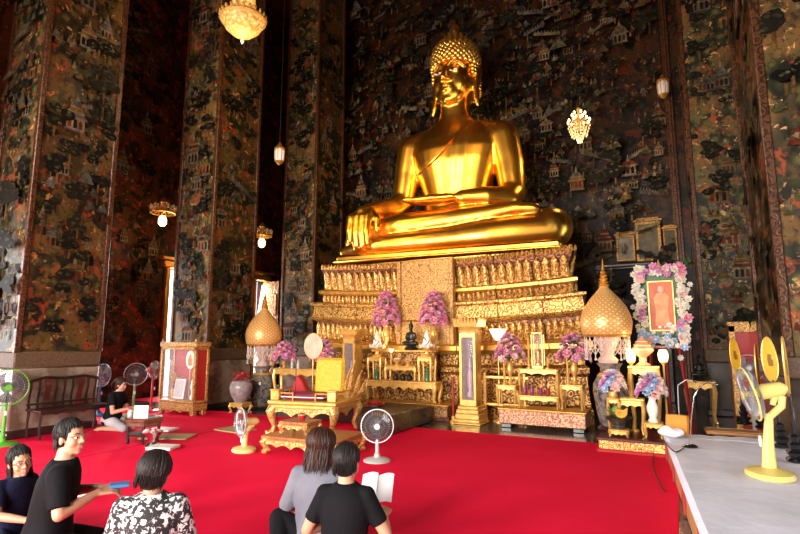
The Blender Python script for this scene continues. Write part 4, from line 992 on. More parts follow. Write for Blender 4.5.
o = mb.build('triangular_cushion', m_redv, None, thr(-.38, .2, tz_), R_(12)); tag(o, 'red velvet triangular cushion on the left side of the throne', 'cushion')
m = o.modifiers.new('soft', 'BEVEL'); m.width = .03; m.segments = 3
p = thr(-.27, .38, tz_)
t = T('round_fan_standard', 'pale round ceremonial fan on a slim stick standing on the throne', 'ceremonial fan', p); Hf = SZ(299, 346, p.y)-p.z
MB().cyl((0, 0, 0), (0, 0, Hf-.1), .011).build('stick', m_goldp, t); MB().cyl((0, 0, 0), (0, 0, .02), .05).build('foot', m_goldp, t)
mb = MB(); mb.prism([(.19*math.cos(2*PI*i/28), Hf+.22*math.sin(2*PI*i/28)) for i in range(28)], .02); mb.build('fan_disc', mat('pale_silk', (.62, .46, .34), .55, var=((.52, .34, .24), 9)), t)
mb = MB(); mb.tube([(.19*math.cos(2*PI*i/28), 0, Hf+.22*math.sin(2*PI*i/28)) for i in range(28)], .012, 6, closed=True); mb.build('fan_rim', m_goldp, t)
p = thr(-.32, -.12, tz_); hm = SZ(292, 351, p.y)-p.z
t = T('microphone_stand', 'gooseneck microphone with a black foam ball on the throne', 'microphone', p)
MB().cyl((0, 0, 0), (0, 0, .015), .05).build('base', m_black, t); MB().tube([(0, 0, 0), (0, 0, hm*.6), (.02, -.02, hm)], .006, 6).build('gooseneck', m_black, t); MB().ball((.02, -.02, hm+.02), .035).build('foam_ball', m_black, t)
# stools before the throne
m_stl = mat('red_gold_lacquer', (.34, .085, .03), .4, var=((.46, .2, .06), 16))
thai_table('footstool', 'wide low golden stool on curled legs in front of the throne', 'stool', (-4.42, 5.86, .012), 1.15, .8, .24, R_(4), top=m_stl, body=m_thron, drop=.05, apron=.05, n=5, leg=.045, curl=.09)
st = thai_table('footstool', 'small red topped golden stool on top of the wide low stool', 'stool', (-4.62, 5.8, .252), .46, .36, .17, R_(4), top=m_stl, body=m_thron, drop=.03, apron=.03, n=3, leg=.03, curl=.05)
t = T('water_cup', 'small dark red cup with gold rim on the small stool', 'cup', (-4.6, 5.82, .422)); MB().lathe([(.03, 0), (.045, .02), (.05, .07), (.045, .07), (.002, .02)], 14).build('cup', m_redlac, t); MB().lathe([(.052, .066), (.052, .076), (.046, .076)], 14).build('rim', m_goldp, t)
# table with two bouquets behind the throne
Yb = 9.0; xb_, wb_ = cen(277, 336, 369, Yb); zb_ = SZ(300, 369, Yb-.15)
t = thai_table('offering_table', 'golden table behind the throne carrying two pink flower bunches', 'table', (xb_, Yb, .3), wb_, .3, zb_-.3, drop=.05, apron=.06, n=5)
for px, lab, top in ((284, 'pink flower bunch on the golden table, left of the round pale fan', 343), (323, 'pink flower bunch rising behind the yellow back cushion', 341)):
    zt = SZ(px, top, Yb); bouquet('flower_arrangement', lab, (SX(px, 360, Yb), Yb, zb_), lotus_vase(.16, .06), .25, zt-zb_-.17, [bl_pink, bl_lil, bl_pink, bl_blush], 36, px, 'pink flower bunches behind the throne', leafn=70)
for px, lab in ((292, 'clear glass bottle on the golden table beside the left pink bunch'), (298, 'second clear glass bottle on the golden table under the round pale fan')):
    tag(MB().lathe([(.03, 0), (.032, .12), (.012, .17), (.012, .2)], 12).build('bottle', mat('pale_bottle', (.6, .62, .55), .1, alpha=.6), None, (SX(px, 366, Yb-.08), Yb-.08, zb_)), lab, 'bottle')
# flower tray on the stone step
tx, ty = SX(374, 404, 8.3), 8.3
t = T('flower_tray', 'glass footed tray of red flowers above the grey floor fan', 'tray', (tx, ty, .3)); H = SZ(374, 404, 8.3)-.3
MB().lathe([(.09, 0), (.095, .015), (.03, .04), (.025, max(.06, H-.04)), (.12, max(.08, H))], 18).build('glass_foot', mat('frosted_glass', (.7, .72, .72), .15, alpha=.5), t)
MB().lathe([(.001, H), (.19, H), (.2, H+.02), (.18, H+.015), (.001, H+.012)], 22).build('tray', m_redlac, t)
m_redp = mat('red_petal', (.55, .03, .03), .5); bl_red = blossom_mesh('red_blossom', m_redp, m_yel, .045)
for i in range(12): put_blossom(t, bl_red, (.14*math.sqrt((i+.5)/12)*math.cos(i*2.4), .14*math.sqrt((i+.5)/12)*math.sin(i*2.4), H+.02), (math.cos(i*2.4)*.4, math.sin(i*2.4)*.4, 1), .9)
# incense urn by the second pillar
ux, uy = G(240, 413); D = .17
thai_table('offering_table', 'little golden stand under the grey incense urn', 'table', (ux, uy, 0), .36, .3, .22, drop=.03, apron=.03, n=3, leg=.025)
t = T('incense_urn', 'grey porcelain incense urn with red flowers by the second pillar', 'urn', (ux, uy, .22))
MB().lathe([(.12, 0), (.13, .03), (.2, .14), (.24, .28), (.22, .38), (.19, .42), (.22, .45), (.18, .44), (.002, .4)], 24).build('urn', mat('grey_pink_glaze', (.34, .27, .26), .25, var=((.2, .17, .18), 9)), t)
mb = MB()
for i in range(7): a = i*2.4; mb.tube([(.05*math.cos(a), .05*math.sin(a), .4), (.12*math.cos(a), .12*math.sin(a), .62)], .005, 5)
mb.build('incense_sticks', m_redpole, t)
for i in range(9): put_blossom(t, bl_red, (.13*math.cos(i*.7), .13*math.sin(i*.7), .46+.06*(i % 3)), (math.cos(i*.7)*.5, math.sin(i*.7)*.5, 1), 1.2)
# glazed cabinet
cx0, cx1 = SX(157.5, 405, 7.35), SX(193, 405, 7.35); cw = cx1-cx0; cd = .36; chh = SZ(175, 342, 7.35)
cb = T('display_cabinet', 'gold framed glass cabinet lined in red standing before the second pillar', 'cabinet', ((cx0+cx1)/2, 7.35+cd/2, .012))
m_gframe = carved('gilded_frame', (.62, .36, .10), (.24, .08, .02), 22, metal=.3, dist=.006)
mb = MB(); mb.box((0, 0, .17), (cw, cd, .14), .012).box((0, 0, .27), (cw+.02, cd+.02, .05), .01)
for sx in (-1, 1):
    for sy in (-1, 1): mb.box((sx*(cw/2-.06), sy*(cd/2-.06), .05), (.1, .1, .1), .012)
mb.prism(scallop(cw-.2, .02, .04, 3), .02, MX.Translation((0, -cd/2+.02, .11))); mb.build('carved_base', m_gframe, cb)
mb = MB(); mb.box((0, 0, chh-.06), (cw+.04, cd+.04, .1), .015).box((0, 0, chh-.14), (cw, cd, .06), .01)
for sx in (-1, 1):
    for sy in (-1, 1): mb.box((sx*(cw/2-.03), sy*(cd/2-.03), chh/2+.1), (.06, .06, chh-.35), .008)
    mb.ball((sx*(cw/2-.03), -cd/2+.03, chh+.02), .03, 10)
mb.build('gilded_frame', m_gframe, cb)
MB().box((0, cd/2-.03, chh/2+.08), (cw-.12, .03, chh-.42)).build('red_back', m_redv, cb); MB().box((cw/2-.025, 0, chh/2+.08), (.012, cd-.12, chh-.42)).build('red_side', m_redlac, cb)
MB().box((0, -cd/2+.03, chh/2+.08), (cw-.12, .006, chh-.42)).build('glass_door', m_glass, cb)
MB().box((-cw/2+.03, 0, chh/2+.08), (.006, cd-.12, chh-.42)).build('glass_side', m_glass, cb)
cxm, cym = cb.location.x, cb.location.y
t = T('round_fan_standard', 'white oval seal fan on a stick inside the gold framed cabinet', 'ceremonial fan', (cxm+.1, cym+.06, .32)); MB().cyl((0, 0, 0), (0, 0, .6), .01).build('stick', m_goldp, t)
MB().prism([(.13*math.cos(2*PI*i/24), .78+.19*math.sin(2*PI*i/24)) for i in range(24)], .015).build('fan_disc', m_whitep, t)
mb = MB(); mb.prism([(-.05, .66), (.05, .66), (.06, .78), (.03, .84), (0, .9), (-.03, .84), (-.06, .78)], .006, MX.Translation((0, -.011, 0))); mb.build('crest', m_goldd, t)
t = T('picture_frame', 'small framed picture leaning inside the gold framed cabinet', 'picture', (cxm-.02, cym-.1, .32)); t.rotation_euler = (R_(-8), 0, 0)
MB().box((0, 0, .2), (.3, .02, .4), .006).build('frame', m_white, t); MB().box((0, -.012, .2), (.24, .006, .33)).build('picture', mat('pale_blue_print', (.42, .50, .58), .4, var=((.6, .55, .5), 9)), t)
t = T('flower_arrangement', 'golden flower spray inside the gold framed cabinet on the left', 'flowers', (cxm-.28, cym, .32)); MB().lathe([(.05, 0), (.03, .04), (.06, .14), (.05, .18)], 14).build('vase', m_goldp, t)
mb = MB(); leaves(mb, (0, 0, .3), .12, 60, .1, seed=9, flat=(.7, .7, 1.4)); mb.build('gilt_leaves', m_yelc, t)
tag(MB().lathe([(.06, 0), (.07, .05), (.04, .12), (.06, .25), (.05, .36), (.02, .42), (.035, .5), (.003, .6)], 14).build('figurine', m_whitep, None, (cxm+.36, cym-.05, .32)), 'pale standing figurine at the right inside the gold framed cabinet', 'statue')
# bench along the first pillar
bn = T('wooden_bench', 'dark carved wooden bench with curved back slats against the first pillar', 'bench', (-8.72, 5.1, .012), R_(90))
bl = 1.12
MB().box((0, 0, .42), (bl, .42, .035), .01).build('seat', m_wooddk, bn)
mb = MB(); mb.prism(scallop(bl-.08, .03, .03, 5), .02, MX.Translation((0, -.18, .4))); mb.build('apron', m_wooddk, bn)
for sx in (-1, 1):
    for sy in (-1, 1): MB().tube([(sx*(bl/2-.04), sy*.17, .41), (sx*(bl/2-.03), sy*.17, .2), (sx*(bl/2-.045), sy*.175, 0)], [.024, .018, .022], 8).build('leg', m_wooddk, bn)
MB().tube([(-bl/2, .2, .84), (-.3, .21, .90), (0, .21, .87), (.3, .21, .9), (bl/2, .2, .84)], .024, 8).build('top_rail', m_wooddk, bn)
MB().box((0, .19, .5), (bl, .03, .03), .006).build('lower_rail', m_wooddk, bn)
for i in range(9):
    x = -bl/2+.05+i*(bl-.1)/8; wdt = .10 if i % 4 == 2 else .036
    MB().grid(2, 8, lambda u, v: (x+(u-.5)*wdt*(1.2-.4*math.sin(PI*v)), .195+.02*math.sin(v*6), .44+.43*v), .018).build('back_slat', m_reddk if i % 4 == 2 else m_wooddk, bn)
# ---- fans
m_wire = mat('fan_wire', (.36, .37, .38), .3, .7); m_blade = mat('translucent_blade', (.45, .48, .5), .15, alpha=.5); m_bladed = mat('smoky_blade', (.07, .075, .08), .2, alpha=.6)
def fan(label, loc, rz, H, r, col, group, tilt=0, off=0, blade=None, base_r=.2, ring=None, pole_r=.022, wires=36, box=False, name='pedestal_fan'):
    """electric fan facing local -y"""
    t = T(name, label, 'fan', loc, rz, group)
    mb = MB()
    if box: mb.lathe([(base_r*1.05, 0), (base_r*1.08, .015), (base_r*1.0, .04), (base_r*.35, .07)], 28, sx=1.25)
    else: mb.lathe([(base_r, 0), (base_r, .012), (base_r*.85, .03), (base_r*.25, .05), (pole_r*1.5, .09)], 28)
    mb.build('base', col, t)
    mb = MB()
    if box:
        mb.tube([(0, 0, .05), (0, .01, H*.4), (0, .035, H*.76)], [base_r*.33, base_r*.25, base_r*.18], 12, flat=.8)
        mb.tube([(0, .035, H*.72), (0, .06+off*.8, H*.86), (0, .07+off*.8, H-.01)], [base_r*.17, .03, .03], 10)
    else: mb.tube([(0, .03, .04), (0, .03, H*.55), (0, .03, H-.07)], [pole_r*1.25, pole_r, pole_r*.8], 12)
    mb.build('pole', col, t)
    rot = MX.Translation((0, -off, H)) @ MX.Rotation(-tilt, 4, 'X')
    mb = MB(); mb.m = rot; mb.tube([(0, .05, 0), (0, .07, 0), (0, .15+off, 0), (0, .19+off, 0)], [r*.12, r*.3, r*.27, r*.12], 16); mb.tube([(0, .1+off, -.02), (0, .045+off, -.12)], [.03, .022], 8); mb.build('motor_housing', col, t)
    for sg, nm, dep in ((-1, 'front_grille', -.055), (1, 'rear_grille', .06)):
        mb = MB(); mb.m = rot
        for i in range(wires):
            a = 2*PI*i/wires; mb.tube([(r*.16*math.cos(a), dep, r*.16*math.sin(a)), (r*.62*math.cos(a), dep*.95, r*.62*math.sin(a)), (r*.92*math.cos(a), dep*.55, r*.92*math.sin(a)), (r*math.cos(a), 0, r*math.sin(a))], .0016, 4, caps=False)
        for q, y in ((.45, dep*.98), (.75, dep*.85)): mb.tube([(r*q*math.cos(a), y, r*q*math.sin(a)) for a in [2*PI*i/28 for i in range(28)]], .0018, 4, closed=True)
        mb.build(nm, m_wire, t)
    mb = MB(); mb.m = rot; mb.tube([(r*1.01*math.cos(a), 0, r*1.01*math.sin(a)) for a in [2*PI*i/40 for i in range(40)]], r*.035, 6, closed=True); mb.build('grille_ring', ring or col, t)
    mb = MB(); mb.m = rot; mb.tube([(0, -.06, 0), (0, -.05, 0)], r*.17, n=18); mb.tube([(0, -.05, 0), (0, .05, 0)], r*.1, n=14); mb.build('hub_cap', ring or col, t)
    for k in range(3):
        a = 2*PI*k/3+.4
        def f(u, v):
            ang = a+(u-.5)*(.6+.9*v)*.95; rad = r*(.1+.76*v); return rot @ V((rad*math.cos(ang), (u-.5)*.05-.005, rad*math.sin(ang)))
        MB().grid(6, 6, f, .003).build('blade', blade or m_blade, t)
    MB().box((0, -.02 if not box else -base_r*.28, H*.55 if not box else H*.42), (.03, .02, .06 if not box else .09), .004).build('control_panel', m_white, t)
    return t
m_fgreen = mat('green_plastic', (.10, .42, .03), .35); m_fteal = mat('teal_green_plastic', (.16, .42, .14), .35); m_fred = mat('red_plastic', (.55, .02, .02), .35); m_fblue = mat('blue_plastic', (.06, .22, .50), .35)
m_fyel = mat('cream_yellow_plastic', (.85, .62, .22), .35); m_fyel2 = mat('bright_yellow_plastic', (.88, .69, .20), .35); m_fgrey = mat('pale_grey_plastic', (.52, .50, .48), .35); m_fpink = mat('pink_plastic', (.62, .30, .32), .4)
def facing(p, px=None): 
    """rotation so that local -y looks at the camera, plus a turn"""
    return math.atan2(p[0], -p[1])
def fan_at(label, px, pbase, ptop, rpx, col, turn=0, **kw):
    x, y = G(px, pbase); D = V((x, y, 0)).dot(cF); z = SZ(px, ptop, y); r = rpx*D/FPX
    rz = math.atan2(-x, y)+turn                          # -y of the fan points to the visitor
    return fan(label, (x, y, .012), rz, z-.012, r, col, 'electric fans about the hall', **kw)
fan_at('green pedestal fan standing at the left edge before the first pillar', 2, 446, 387, 17, m_fgreen, .15, ring=m_fgreen, blade=m_bladed)
fan_at('pale green pedestal fan behind the kneeling person', 133, 416, 374, 10.5, m_fteal, .2, ring=m_fgrey, blade=m_bladed)
fan_at('red pedestal fan seen side-on beside the gold framed cabinet', 152, 412, 370, 9, m_fred, 1.1)
fan_at('blue pedestal fan behind the end of the dark bench', 99, 416, 375, 11, m_fblue, .8)
fan_at('short cream yellow fan on the carpet left of the throne stool', 244, 452, 422, 13.5, m_fyel, -1.25, ring=m_fgrey, box=True, base_r=.15, off=.06)
fan_at('grey floor fan with white rim in front of the throne step', 377, 462, 426, 15.5, m_fgrey, -.05, ring=m_white, blade=m_bladed, base_r=.17)
fan_at('pink floor fan glimpsed behind the throne legs', 306, 432, 416, 7, m_fpink, .6, base_r=.12)
# low table with a notice, and things on the carpet by it
lt = T('low_table', 'small dark wooden table on casters carrying a printed white notice', 'table', (-7.1, 5.25, .012), R_(20))
MB().lathe([(.30, .30), (.31, .32), (.31, .345), (.29, .36)], 6, sx=1.0, sy=.85).build('tabletop', m_wood, lt)
MB().lathe([(.24, .10), (.245, .13), (.23, .13)], 6, sy=.85).build('shelf', m_wooddk, lt)
MB().lathe([(.26, .24), (.275, .25), (.275, .30), (.26, .30)], 6, sy=.85).build('apron', m_wood, lt)
for i in range(6):
    a = 2*PI*i/6; x, y = .245*math.cos(a), .21*math.sin(a)
    l = MB().tube([(x, y, .3), (x*1.02, y*1.02, .16), (x*.96, y*.96, .05)], [.022, .018, .02], 8).build('leg', m_wooddk, lt); MB().ball((x*.96, y*.96, .026), .026, 8).build('caster', m_black, l)
t = T('printed_notice', 'white printed notice sheet standing on the small dark table', 'notice', (-7.0, 5.12, .373), R_(32))
MB().box((0, 0, .09), (.2, .008, .18)).build('sheet', m_white, t)
mb = MB()
for i, (w_, z) in enumerate(((.09, .145), (.13, .12))): 
    for j in range(int(w_/.02)): mb.box((-w_/2+.02*j+.01, -.006, z), (.013, .003, .012+.006*((j*3+i) % 2)))
mb.build('magenta_lettering', mat('magenta_ink', (.55, .05, .28), .6), t)
mb = MB()
for i, (w_, z) in enumerate(((.15, .08), (.15, .055))):
    for j in range(int(w_/.015)): mb.box((-w_/2+.015*j+.008, -.006, z), (.010, .003, .009+.005*((j*2+i) % 3 == 0)))
mb.build('blue_lettering', mat('blue_ink', (.12, .10, .40), .6), t)
tag(MB().lathe([(.03, 0), (.035, .01), (.035, .09), (.03, .1), (.027, .02), (.001, .015)], 16).build('glass_jar', mat('clear_jar', (.8, .8, .8), .08, alpha=.35), None, (-7.22, 5.1, .373)), 'clear glass jar beside the white notice on the small table', 'jar')
m_mat = mat('woven_straw', (.50, .38, .17), .7, var=((.38, .26, .1), 30)); m_paper = mat('cream_paper', (.72, .68, .60), .7)
def mat_at(label, px, py, w, d, rz, m, h=.02, name='straw_mat', cat='mat'):
    x, y = G(px, py); return tag(MB().box((0, 0, h/2), (w, d, h), .004).build(name, m, None, (x, y, .0125), rz), label, cat)
mat_at('folded straw mat lying beyond the white flower bowl', 168, 438, .75, .42, R_(25), m_mat)
mat_at('thin straw mat beside the short yellow fan', 235, 431, .6, .4, R_(-5), m_mat)
mat_at('white tray with papers on the carpet by the cabinet', 163, 431, .42, .3, R_(15), m_white, .03, 'paper_tray', 'tray')
x, y = G(163, 450)
bk = tag(MB().box((0, 0, .022), (.36, .26, .035), .004).build('paper_stack', m_paper, None, (x, y, .0125), R_(20)), 'thick cream booklet lying on the carpet before the white flower bowl', 'book'); MB().box((0, 0, .042), (.365, .265, .005), .001).build('cover', m_whitep, bk)
x, y = G(152, 447)
t = T('flower_bowl', 'white footed bowl of small orange and white flowers on the carpet', 'bowl', (x, y, .0125)); MB().lathe([(.10, 0), (.105, .02), (.06, .06), (.07, .11), (.13, .18), (.14, .2), (.12, .19), (.001, .15)], 20).build('bowl', m_silver, t)
for i in range(10): put_blossom(t, (bl_red, bl_white, bl_blush)[i % 3], (.09*math.cos(i*2.4)-.02, .09*math.sin(i*2.4), .2), (math.cos(i*2.4)*.5, math.sin(i*2.4)*.5, 1), .9)
# ================================================================== visitors
m_sk = [mat('skin_warm', (.48, .25, .15), .5), mat('skin_fair', (.54, .28, .17), .5), mat('skin_tan', (.40, .20, .115), .5)]
for m_ in m_sk: 
    b_ = m_.node_tree.nodes['Principled BSDF']; b_.inputs['Subsurface Weight'].default_value = .08; b_.inputs['Subsurface Radius'].default_value = (.02, .008, .004)
def clothmat(n, c, c2=None): return mat(n, c, .85, var=(c2 or tuple(x*.7 for x in c), 6), bmp=(9, .5, .02), spec=.12)
m_tblack = clothmat('black_jersey', (.007, .007, .009)); m_navy = clothmat('navy_jersey', (.012, .014, .04)); m_grey = clothmat('grey_cotton', (.19, .195, .235), (.15, .155, .19)); m_jean = clothmat('blue_denim', (.02, .03, .07)); m_pblack = clothmat('black_trousers', (.012, .011, .013)); m_short = clothmat('pale_cotton', (.42, .40, .42))
m_flor, nt, b = newmat('black_white_floral_print'); vc = coords(nt)
v1 = noise(nt, vc, 26, 3, .6, 1.6); v2 = voro(nt, vc, 30)
f = nd(nt, 'ShaderNodeMath', operation='ADD'); nt.links.new(v1, f.inputs[0]); q_ = nd(nt, 'ShaderNodeMath', operation='MULTIPLY'); nt.links.new(v2, q_.inputs[0]); q_.inputs[1].default_value = -.35; nt.links.new(q_.outputs[0], f.inputs[1])
nt.links.new(ramp(nt, f.outputs[0], [(.34, (.012, .012, .014)), (.37, (.34, .34, .35)), (.42, (.75, .74, .72)), (.5, (.62, .61, .6))]), b.inputs['Base Color']); b.inputs['Roughness'].default_value = .8; bump(nt, b, noise(nt, vc, 9, 3), .4, .02)
m_hair = [mat('black_hair', (.010, .008, .007), .55, spec=.25), mat('dark_brown_hair', (.035, .013, .008), .5, spec=.25), mat('soft_black_hair', (.014, .010, .009), .55, spec=.25)]
m_eye = mat('eye_white', (.8, .78, .74), .2); m_iris = mat('dark_iris', (.012, .007, .005), .1); m_lip = mat('lips', (.50, .14, .12), .4)
TRP = [(.0, .135, .115), (.05, .175, .135), (.13, .18, .135), (.25, .155, .112), (.36, .165, .112), (.46, .178, .11), (.53, .165, .098), (.575, .12, .08), (.61, .062, .06)]
def hand(mb, w, d, n, side, curl=.5, s=1.0):
    """palm with four fingers and a thumb; d pointing direction, n back-of-hand normal"""
    w, d, n = V(w), V(d).normalized(), V(n); n = (n-d*n.dot(d)).normalized(); a = d.cross(n)*side
    for i, L in enumerate((.068, .078, .074, .058)):
        o = a*(.036-.024*i)*s; k = w+d*(.082-.004*abs(i-1))*s+o*1.05
        mb.limb([(w+o*.6, .015*s), (k, .0115*s)], 8)
        p = k; dd = d.copy()
        pts = [(k, .0105*s)]
        for j, fl in enumerate((.45, .32, .23)):
            ang = curl*(.55+.3*j); dd = (dd*math.cos(ang)-n*math.sin(ang)).normalized(); p = p+dd*L*fl*1.15*s; pts.append((p, (.0095-.001*j)*s))
        mb.limb(pts, 8)
    mb.limb([(w+d*.02*s+a*.025*s, .015*s), (w+d*.055*s+a*.052*s-n*.01*s, .0125*s), (w+d*.088*s+a*.056*s-n*.025*s*(1+curl), .0105*s)], 8)
def person(label, head_px, D, rz, skin, shirt, pants, hair, style, arms, legs, group=None, s=1.0, seat=0.0, lean=.05, look=(0, 0, 0), sleeve=.6, hem=.0, glasses=False, hs=.95, vol=1.0, hg=.735, sw=.155, sr=.067):
    """front is local +y; arms/legs joint lists in local metres"""
    hp = DD(head_px[0], head_px[1], D); hl = V((0, lean*1.35, hg*s+seat)); rot = MX.Rotation(rz, 4, 'Z')
    base = hp-rot @ hl; lift = base.z-.0125
    if lift < 0: lift = 0
    t = T('person', label, 'person', (base.x, base.y, .0125), rz, group); hl.z = hp.z-.0125
    k = hl.z/(hg+seat/s) ; SC = k
    def sp(z): return lean*(max(0, z)/.6)**1.2
    fx = 1.0 if sw > .15 else .86
    def trp(infl, z0=0, zs=1): return [((0, sp(z), (z)*SC+seat), (rx*fx+infl)*SC, (ry+infl)*SC) for z, rx, ry in TRP if z >= z0]
    def J(p): return V((p[0]*SC, p[1]*SC+sp(p[2]-seat/SC if p[2] > .3 else 0)*(1 if p[2] > .5 else 0), p[2]*SC))
    sh = {q: V((q*sw*SC, sp(.53)-.005, .535*SC+seat)) for q in (-1, 1)}
    mb = MB(); mb.rings(trp(0), 24)
    neck0 = V((0, sp(.58), .58*SC+seat)); hc = hl
    mb.limb([(neck0, .055*SC), (hc+V((0, -.022*SC, -.08*SC)), .05*SC)], 14)
    Hm = MX.Translation(hc) @ MX.Rotation(look[0], 4, 'Z') @ MX.Rotation(look[1], 4, 'X') @ MX.Rotation(look[2], 4, 'Y') @ MX.Scale(min(SC, 1.0)*hs, 4)
    mb.m = Hm
    mb.ball((0, -.008, .028), (.074, .094, .098), 22); mb.ball((0, .028, -.038), (.060, .064, .078), 18); mb.ball((0, .066, -.092), (.024, .022, .02), 12)
    for q in (-1, 1):
        mb.ball((q*.036, .052, -.028), (.032, .034, .036), 12); mb.ball((q*.078, -.005, -.008), (.011, .019, .032), 10); mb.ball((q*.012, .098, -.026), (.011, .012, .009), 8)
        mb.limb([((q*.012, .086, .026), .009), ((q*.045, .076, .028), .010), ((q*.06, .055, .02), .009)], 8)
    mb.limb([((0, .088, .016), .009), ((0, .104, -.014), .0105), ((0, .108, -.024), .012)], 10); mb.ball((0, .088, -.06), (.024, .012, .013), 10)
    mb.m = MX.Identity(4)
    for q, A in ((-1, arms[0]), (1, arms[1])):
        e, w_ = J(A[0]), J(A[1]); mb.limb([(sh[q], .058*SC), (sh[q].lerp(e, .5), .047*SC), (e, .038*SC), (e.lerp(w_, .4), .037*SC), (w_, .025*SC)], 12)
        hand(mb, w_, A[2], A[3], -q, A[4] if len(A) > 4 else .5, SC)
    for q, L in ((-1, legs[0]), (1, legs[1])):
        h_ = V((q*.095*SC, .0, .10*SC+seat)); kn, an, to = [V(p)*SC for p in L[:3]]
        mb.limb([(h_, .085*SC), (h_.lerp(kn, .5), .075*SC), (kn, .056*SC), (kn.lerp(an, .35), .054*SC), (an, .034*SC)], 14)
        mb.limb([(an, .034*SC), (an.lerp(to, .55), .036*SC), (to, .026*SC)], 10)
        side = (to-an).cross(V((0, 0, 1)));  side = side.normalized() if side.length > 1e-4 else V((1, 0, 0))
        for i in range(5): mb.limb([(to+side*(-.026+.013*i)*SC, .012*SC), (to+side*(-.03+.015*i)*SC+(to-an).normalized()*(.035-.004*i)*SC, .009*SC)], 7)
    mb.fuse('body', skin, .0065*SC, 3, t)
    # clothes
    mb = MB(); mb.rings([((c[0], c[1], c[2]-(.0 if i else hem)), rx, ry) for i, (c, rx, ry) in enumerate(trp(.017))], 24)
    for q, A in ((-1, arms[0]), (1, arms[1])):
        e, w_ = J(A[0]), J(A[1]); mb.limb([(sh[q]+V((-q*.03*SC, 0, .008)), (sr-.004)*SC), (sh[q]+V((q*.005, 0, 0)), sr*SC)], 12)
        end = sh[q].lerp(e, min(1, sleeve)); mb.tube([sh[q], end], [sr*SC, (sr-.004)*SC], 14)
        if sleeve > 1: mb.limb([(e, .055*SC), (e.lerp(w_, sleeve-1), .045*SC)], 12); mb.limb([(sh[q], .068*SC), (e, .058*SC)], 12)
    so = mb.fuse('shirt', shirt, .009*SC, 3, t)
    mb = MB()
    for q, L in ((-1, legs[0]), (1, legs[1])):
        h_ = V((q*.09*SC, .0, .10*SC+seat)); kn, an = [V(p)*SC for p in L[:2]]; cut = L[3] if len(L) > 3 else .92
        js = [(h_, .108*SC), (h_.lerp(kn, .5), .096*SC), (kn, .074*SC)]
        if cut > 0: js += [(kn.lerp(an, cut*.5), .070*SC), (kn.lerp(an, cut), .056*SC)]
        mb.limb(js, 14)
    mb.ball((0, -.02, .09*SC+seat), (.178*SC, .15*SC, .10*SC), 16)
    mb.fuse('shorts' if legs[0][-1] == 0 else 'trousers', pants, .010*SC, 3, t)
    # face
    for q in (-1, 1):
        mb = MB(); mb.m = Hm; mb.ball((q*.032, .080, .008), (.015, .010, .0075), 10); e = mb.build('eye', m_eye, t); mb = MB(); mb.m = Hm; mb.ball((q*.032, .0885, .008), (.006, .004, .006), 8); mb.build('iris', m_iris, e)
        mb = MB(); mb.m = Hm; mb.tube([(q*.015, .095, .032), (q*.034, .090, .038), (q*.054, .073, .031)], [.003, .0035, .002], 6); mb.build('eyebrow', hair, t)
    mb = MB(); mb.m = Hm; mb.limb([((-.022, .090, -.056), .003), ((0, .1005, -.0555), .0055), ((.022, .090, -.056), .003)], 8); mb.limb([((-.018, .090, -.064), .003), ((0, .0995, -.067), .006), ((.018, .090, -.064), .003)], 8); mb.build('lips', m_lip, t)
    if glasses:
        mb = MB(); mb.m = Hm
        for q in (-1, 1): mb.tube([(q*.033+.023*math.cos(a), .105, .006+.017*math.sin(a)) for a in [2*PI*i/18 for i in range(18)]], .0017, 5, closed=True); mb.tube([(q*.056, .104, .01), (q*.082, .0, .012)], .0016, 5)
        mb.tube([(-.01, .105, .01), (.01, .105, .01)], .0016, 5); mb.build('glasses', m_black, t)
    # hair
    rr = random.Random(int(D*100)); mb = MB(); mb.m = Hm
    mb.ball((0, -.022, .036), (.083*vol, .098*vol, .101), 22)
    if style != 'short': mb.ball((0, -.04, -.02), (.08*vol, .07*vol, .09), 18)
    else: mb.ball((0, -.035, -.012), (.076, .076, .075), 18)
    L = {'short': .0, 'bob': .035, 'long': .24, 'mid': .16, 'tail': .0}[style]
    n = 190 if style != 'short' else 230
    for i in range(n):
        a = 2*PI*i/n+rr.uniform(-.05, .05); fr = math.cos(a)        # 1 = front
        end = R_(rr.uniform(112, 128)) if fr < -.25 else R_(rr.uniform(100, 112)) if fr < .45 else R_(rr.uniform(52, 66))
        if style == 'short' and fr < .45: end = R_(rr.uniform(106, 124) if fr < -.2 else rr.uniform(84, 100))
        pts = []; x0 = rr.uniform(-.012, .012)
        for k_ in range(7):
            ph = end*k_/6+.12; rr_ = 1+.03*math.sin(k_*1.3+i)+rr.uniform(0, .03)
            pts.append(V((x0*(1-k_/6)+math.sin(a)*.086*vol*math.sin(ph)*rr_, -.022+math.cos(a)*(.101 if fr > 0 else .101*vol)*math.sin(ph)*rr_, .036+.104*math.cos(ph)*rr_)))
        if L and fr < .45:
            q0 = pts[-1]; l_ = L*rr.uniform(.75, 1.1)
            for k_ in range(1, 5): u = k_/4; pts.append(q0+V((math.sin(a)*.012*u+.006*math.sin(i*1.7+5*u), (-.02 if fr < -.2 else 0)*u+.006*math.cos(i+4*u), -l_*u)))
        m_ = len(pts); mb.tube(pts, [.0075*(1 if j < m_-2 else .7 if j < m_-1 else .25) for j in range(m_)], 5, flat=.6)
    if style == 'tail':
        for i in range(16): a = 2*PI*i/16; mb.tube([(.012*math.cos(a), -.105, .07+.012*math.sin(a)), (.02*math.cos(a), -.15, .05+.02*math.sin(a)), (.026*math.cos(a), -.165, -.03+.02*math.sin(a)), (.01*math.cos(a), -.155, -.12)], [.008, .011, .011, .002], 5)
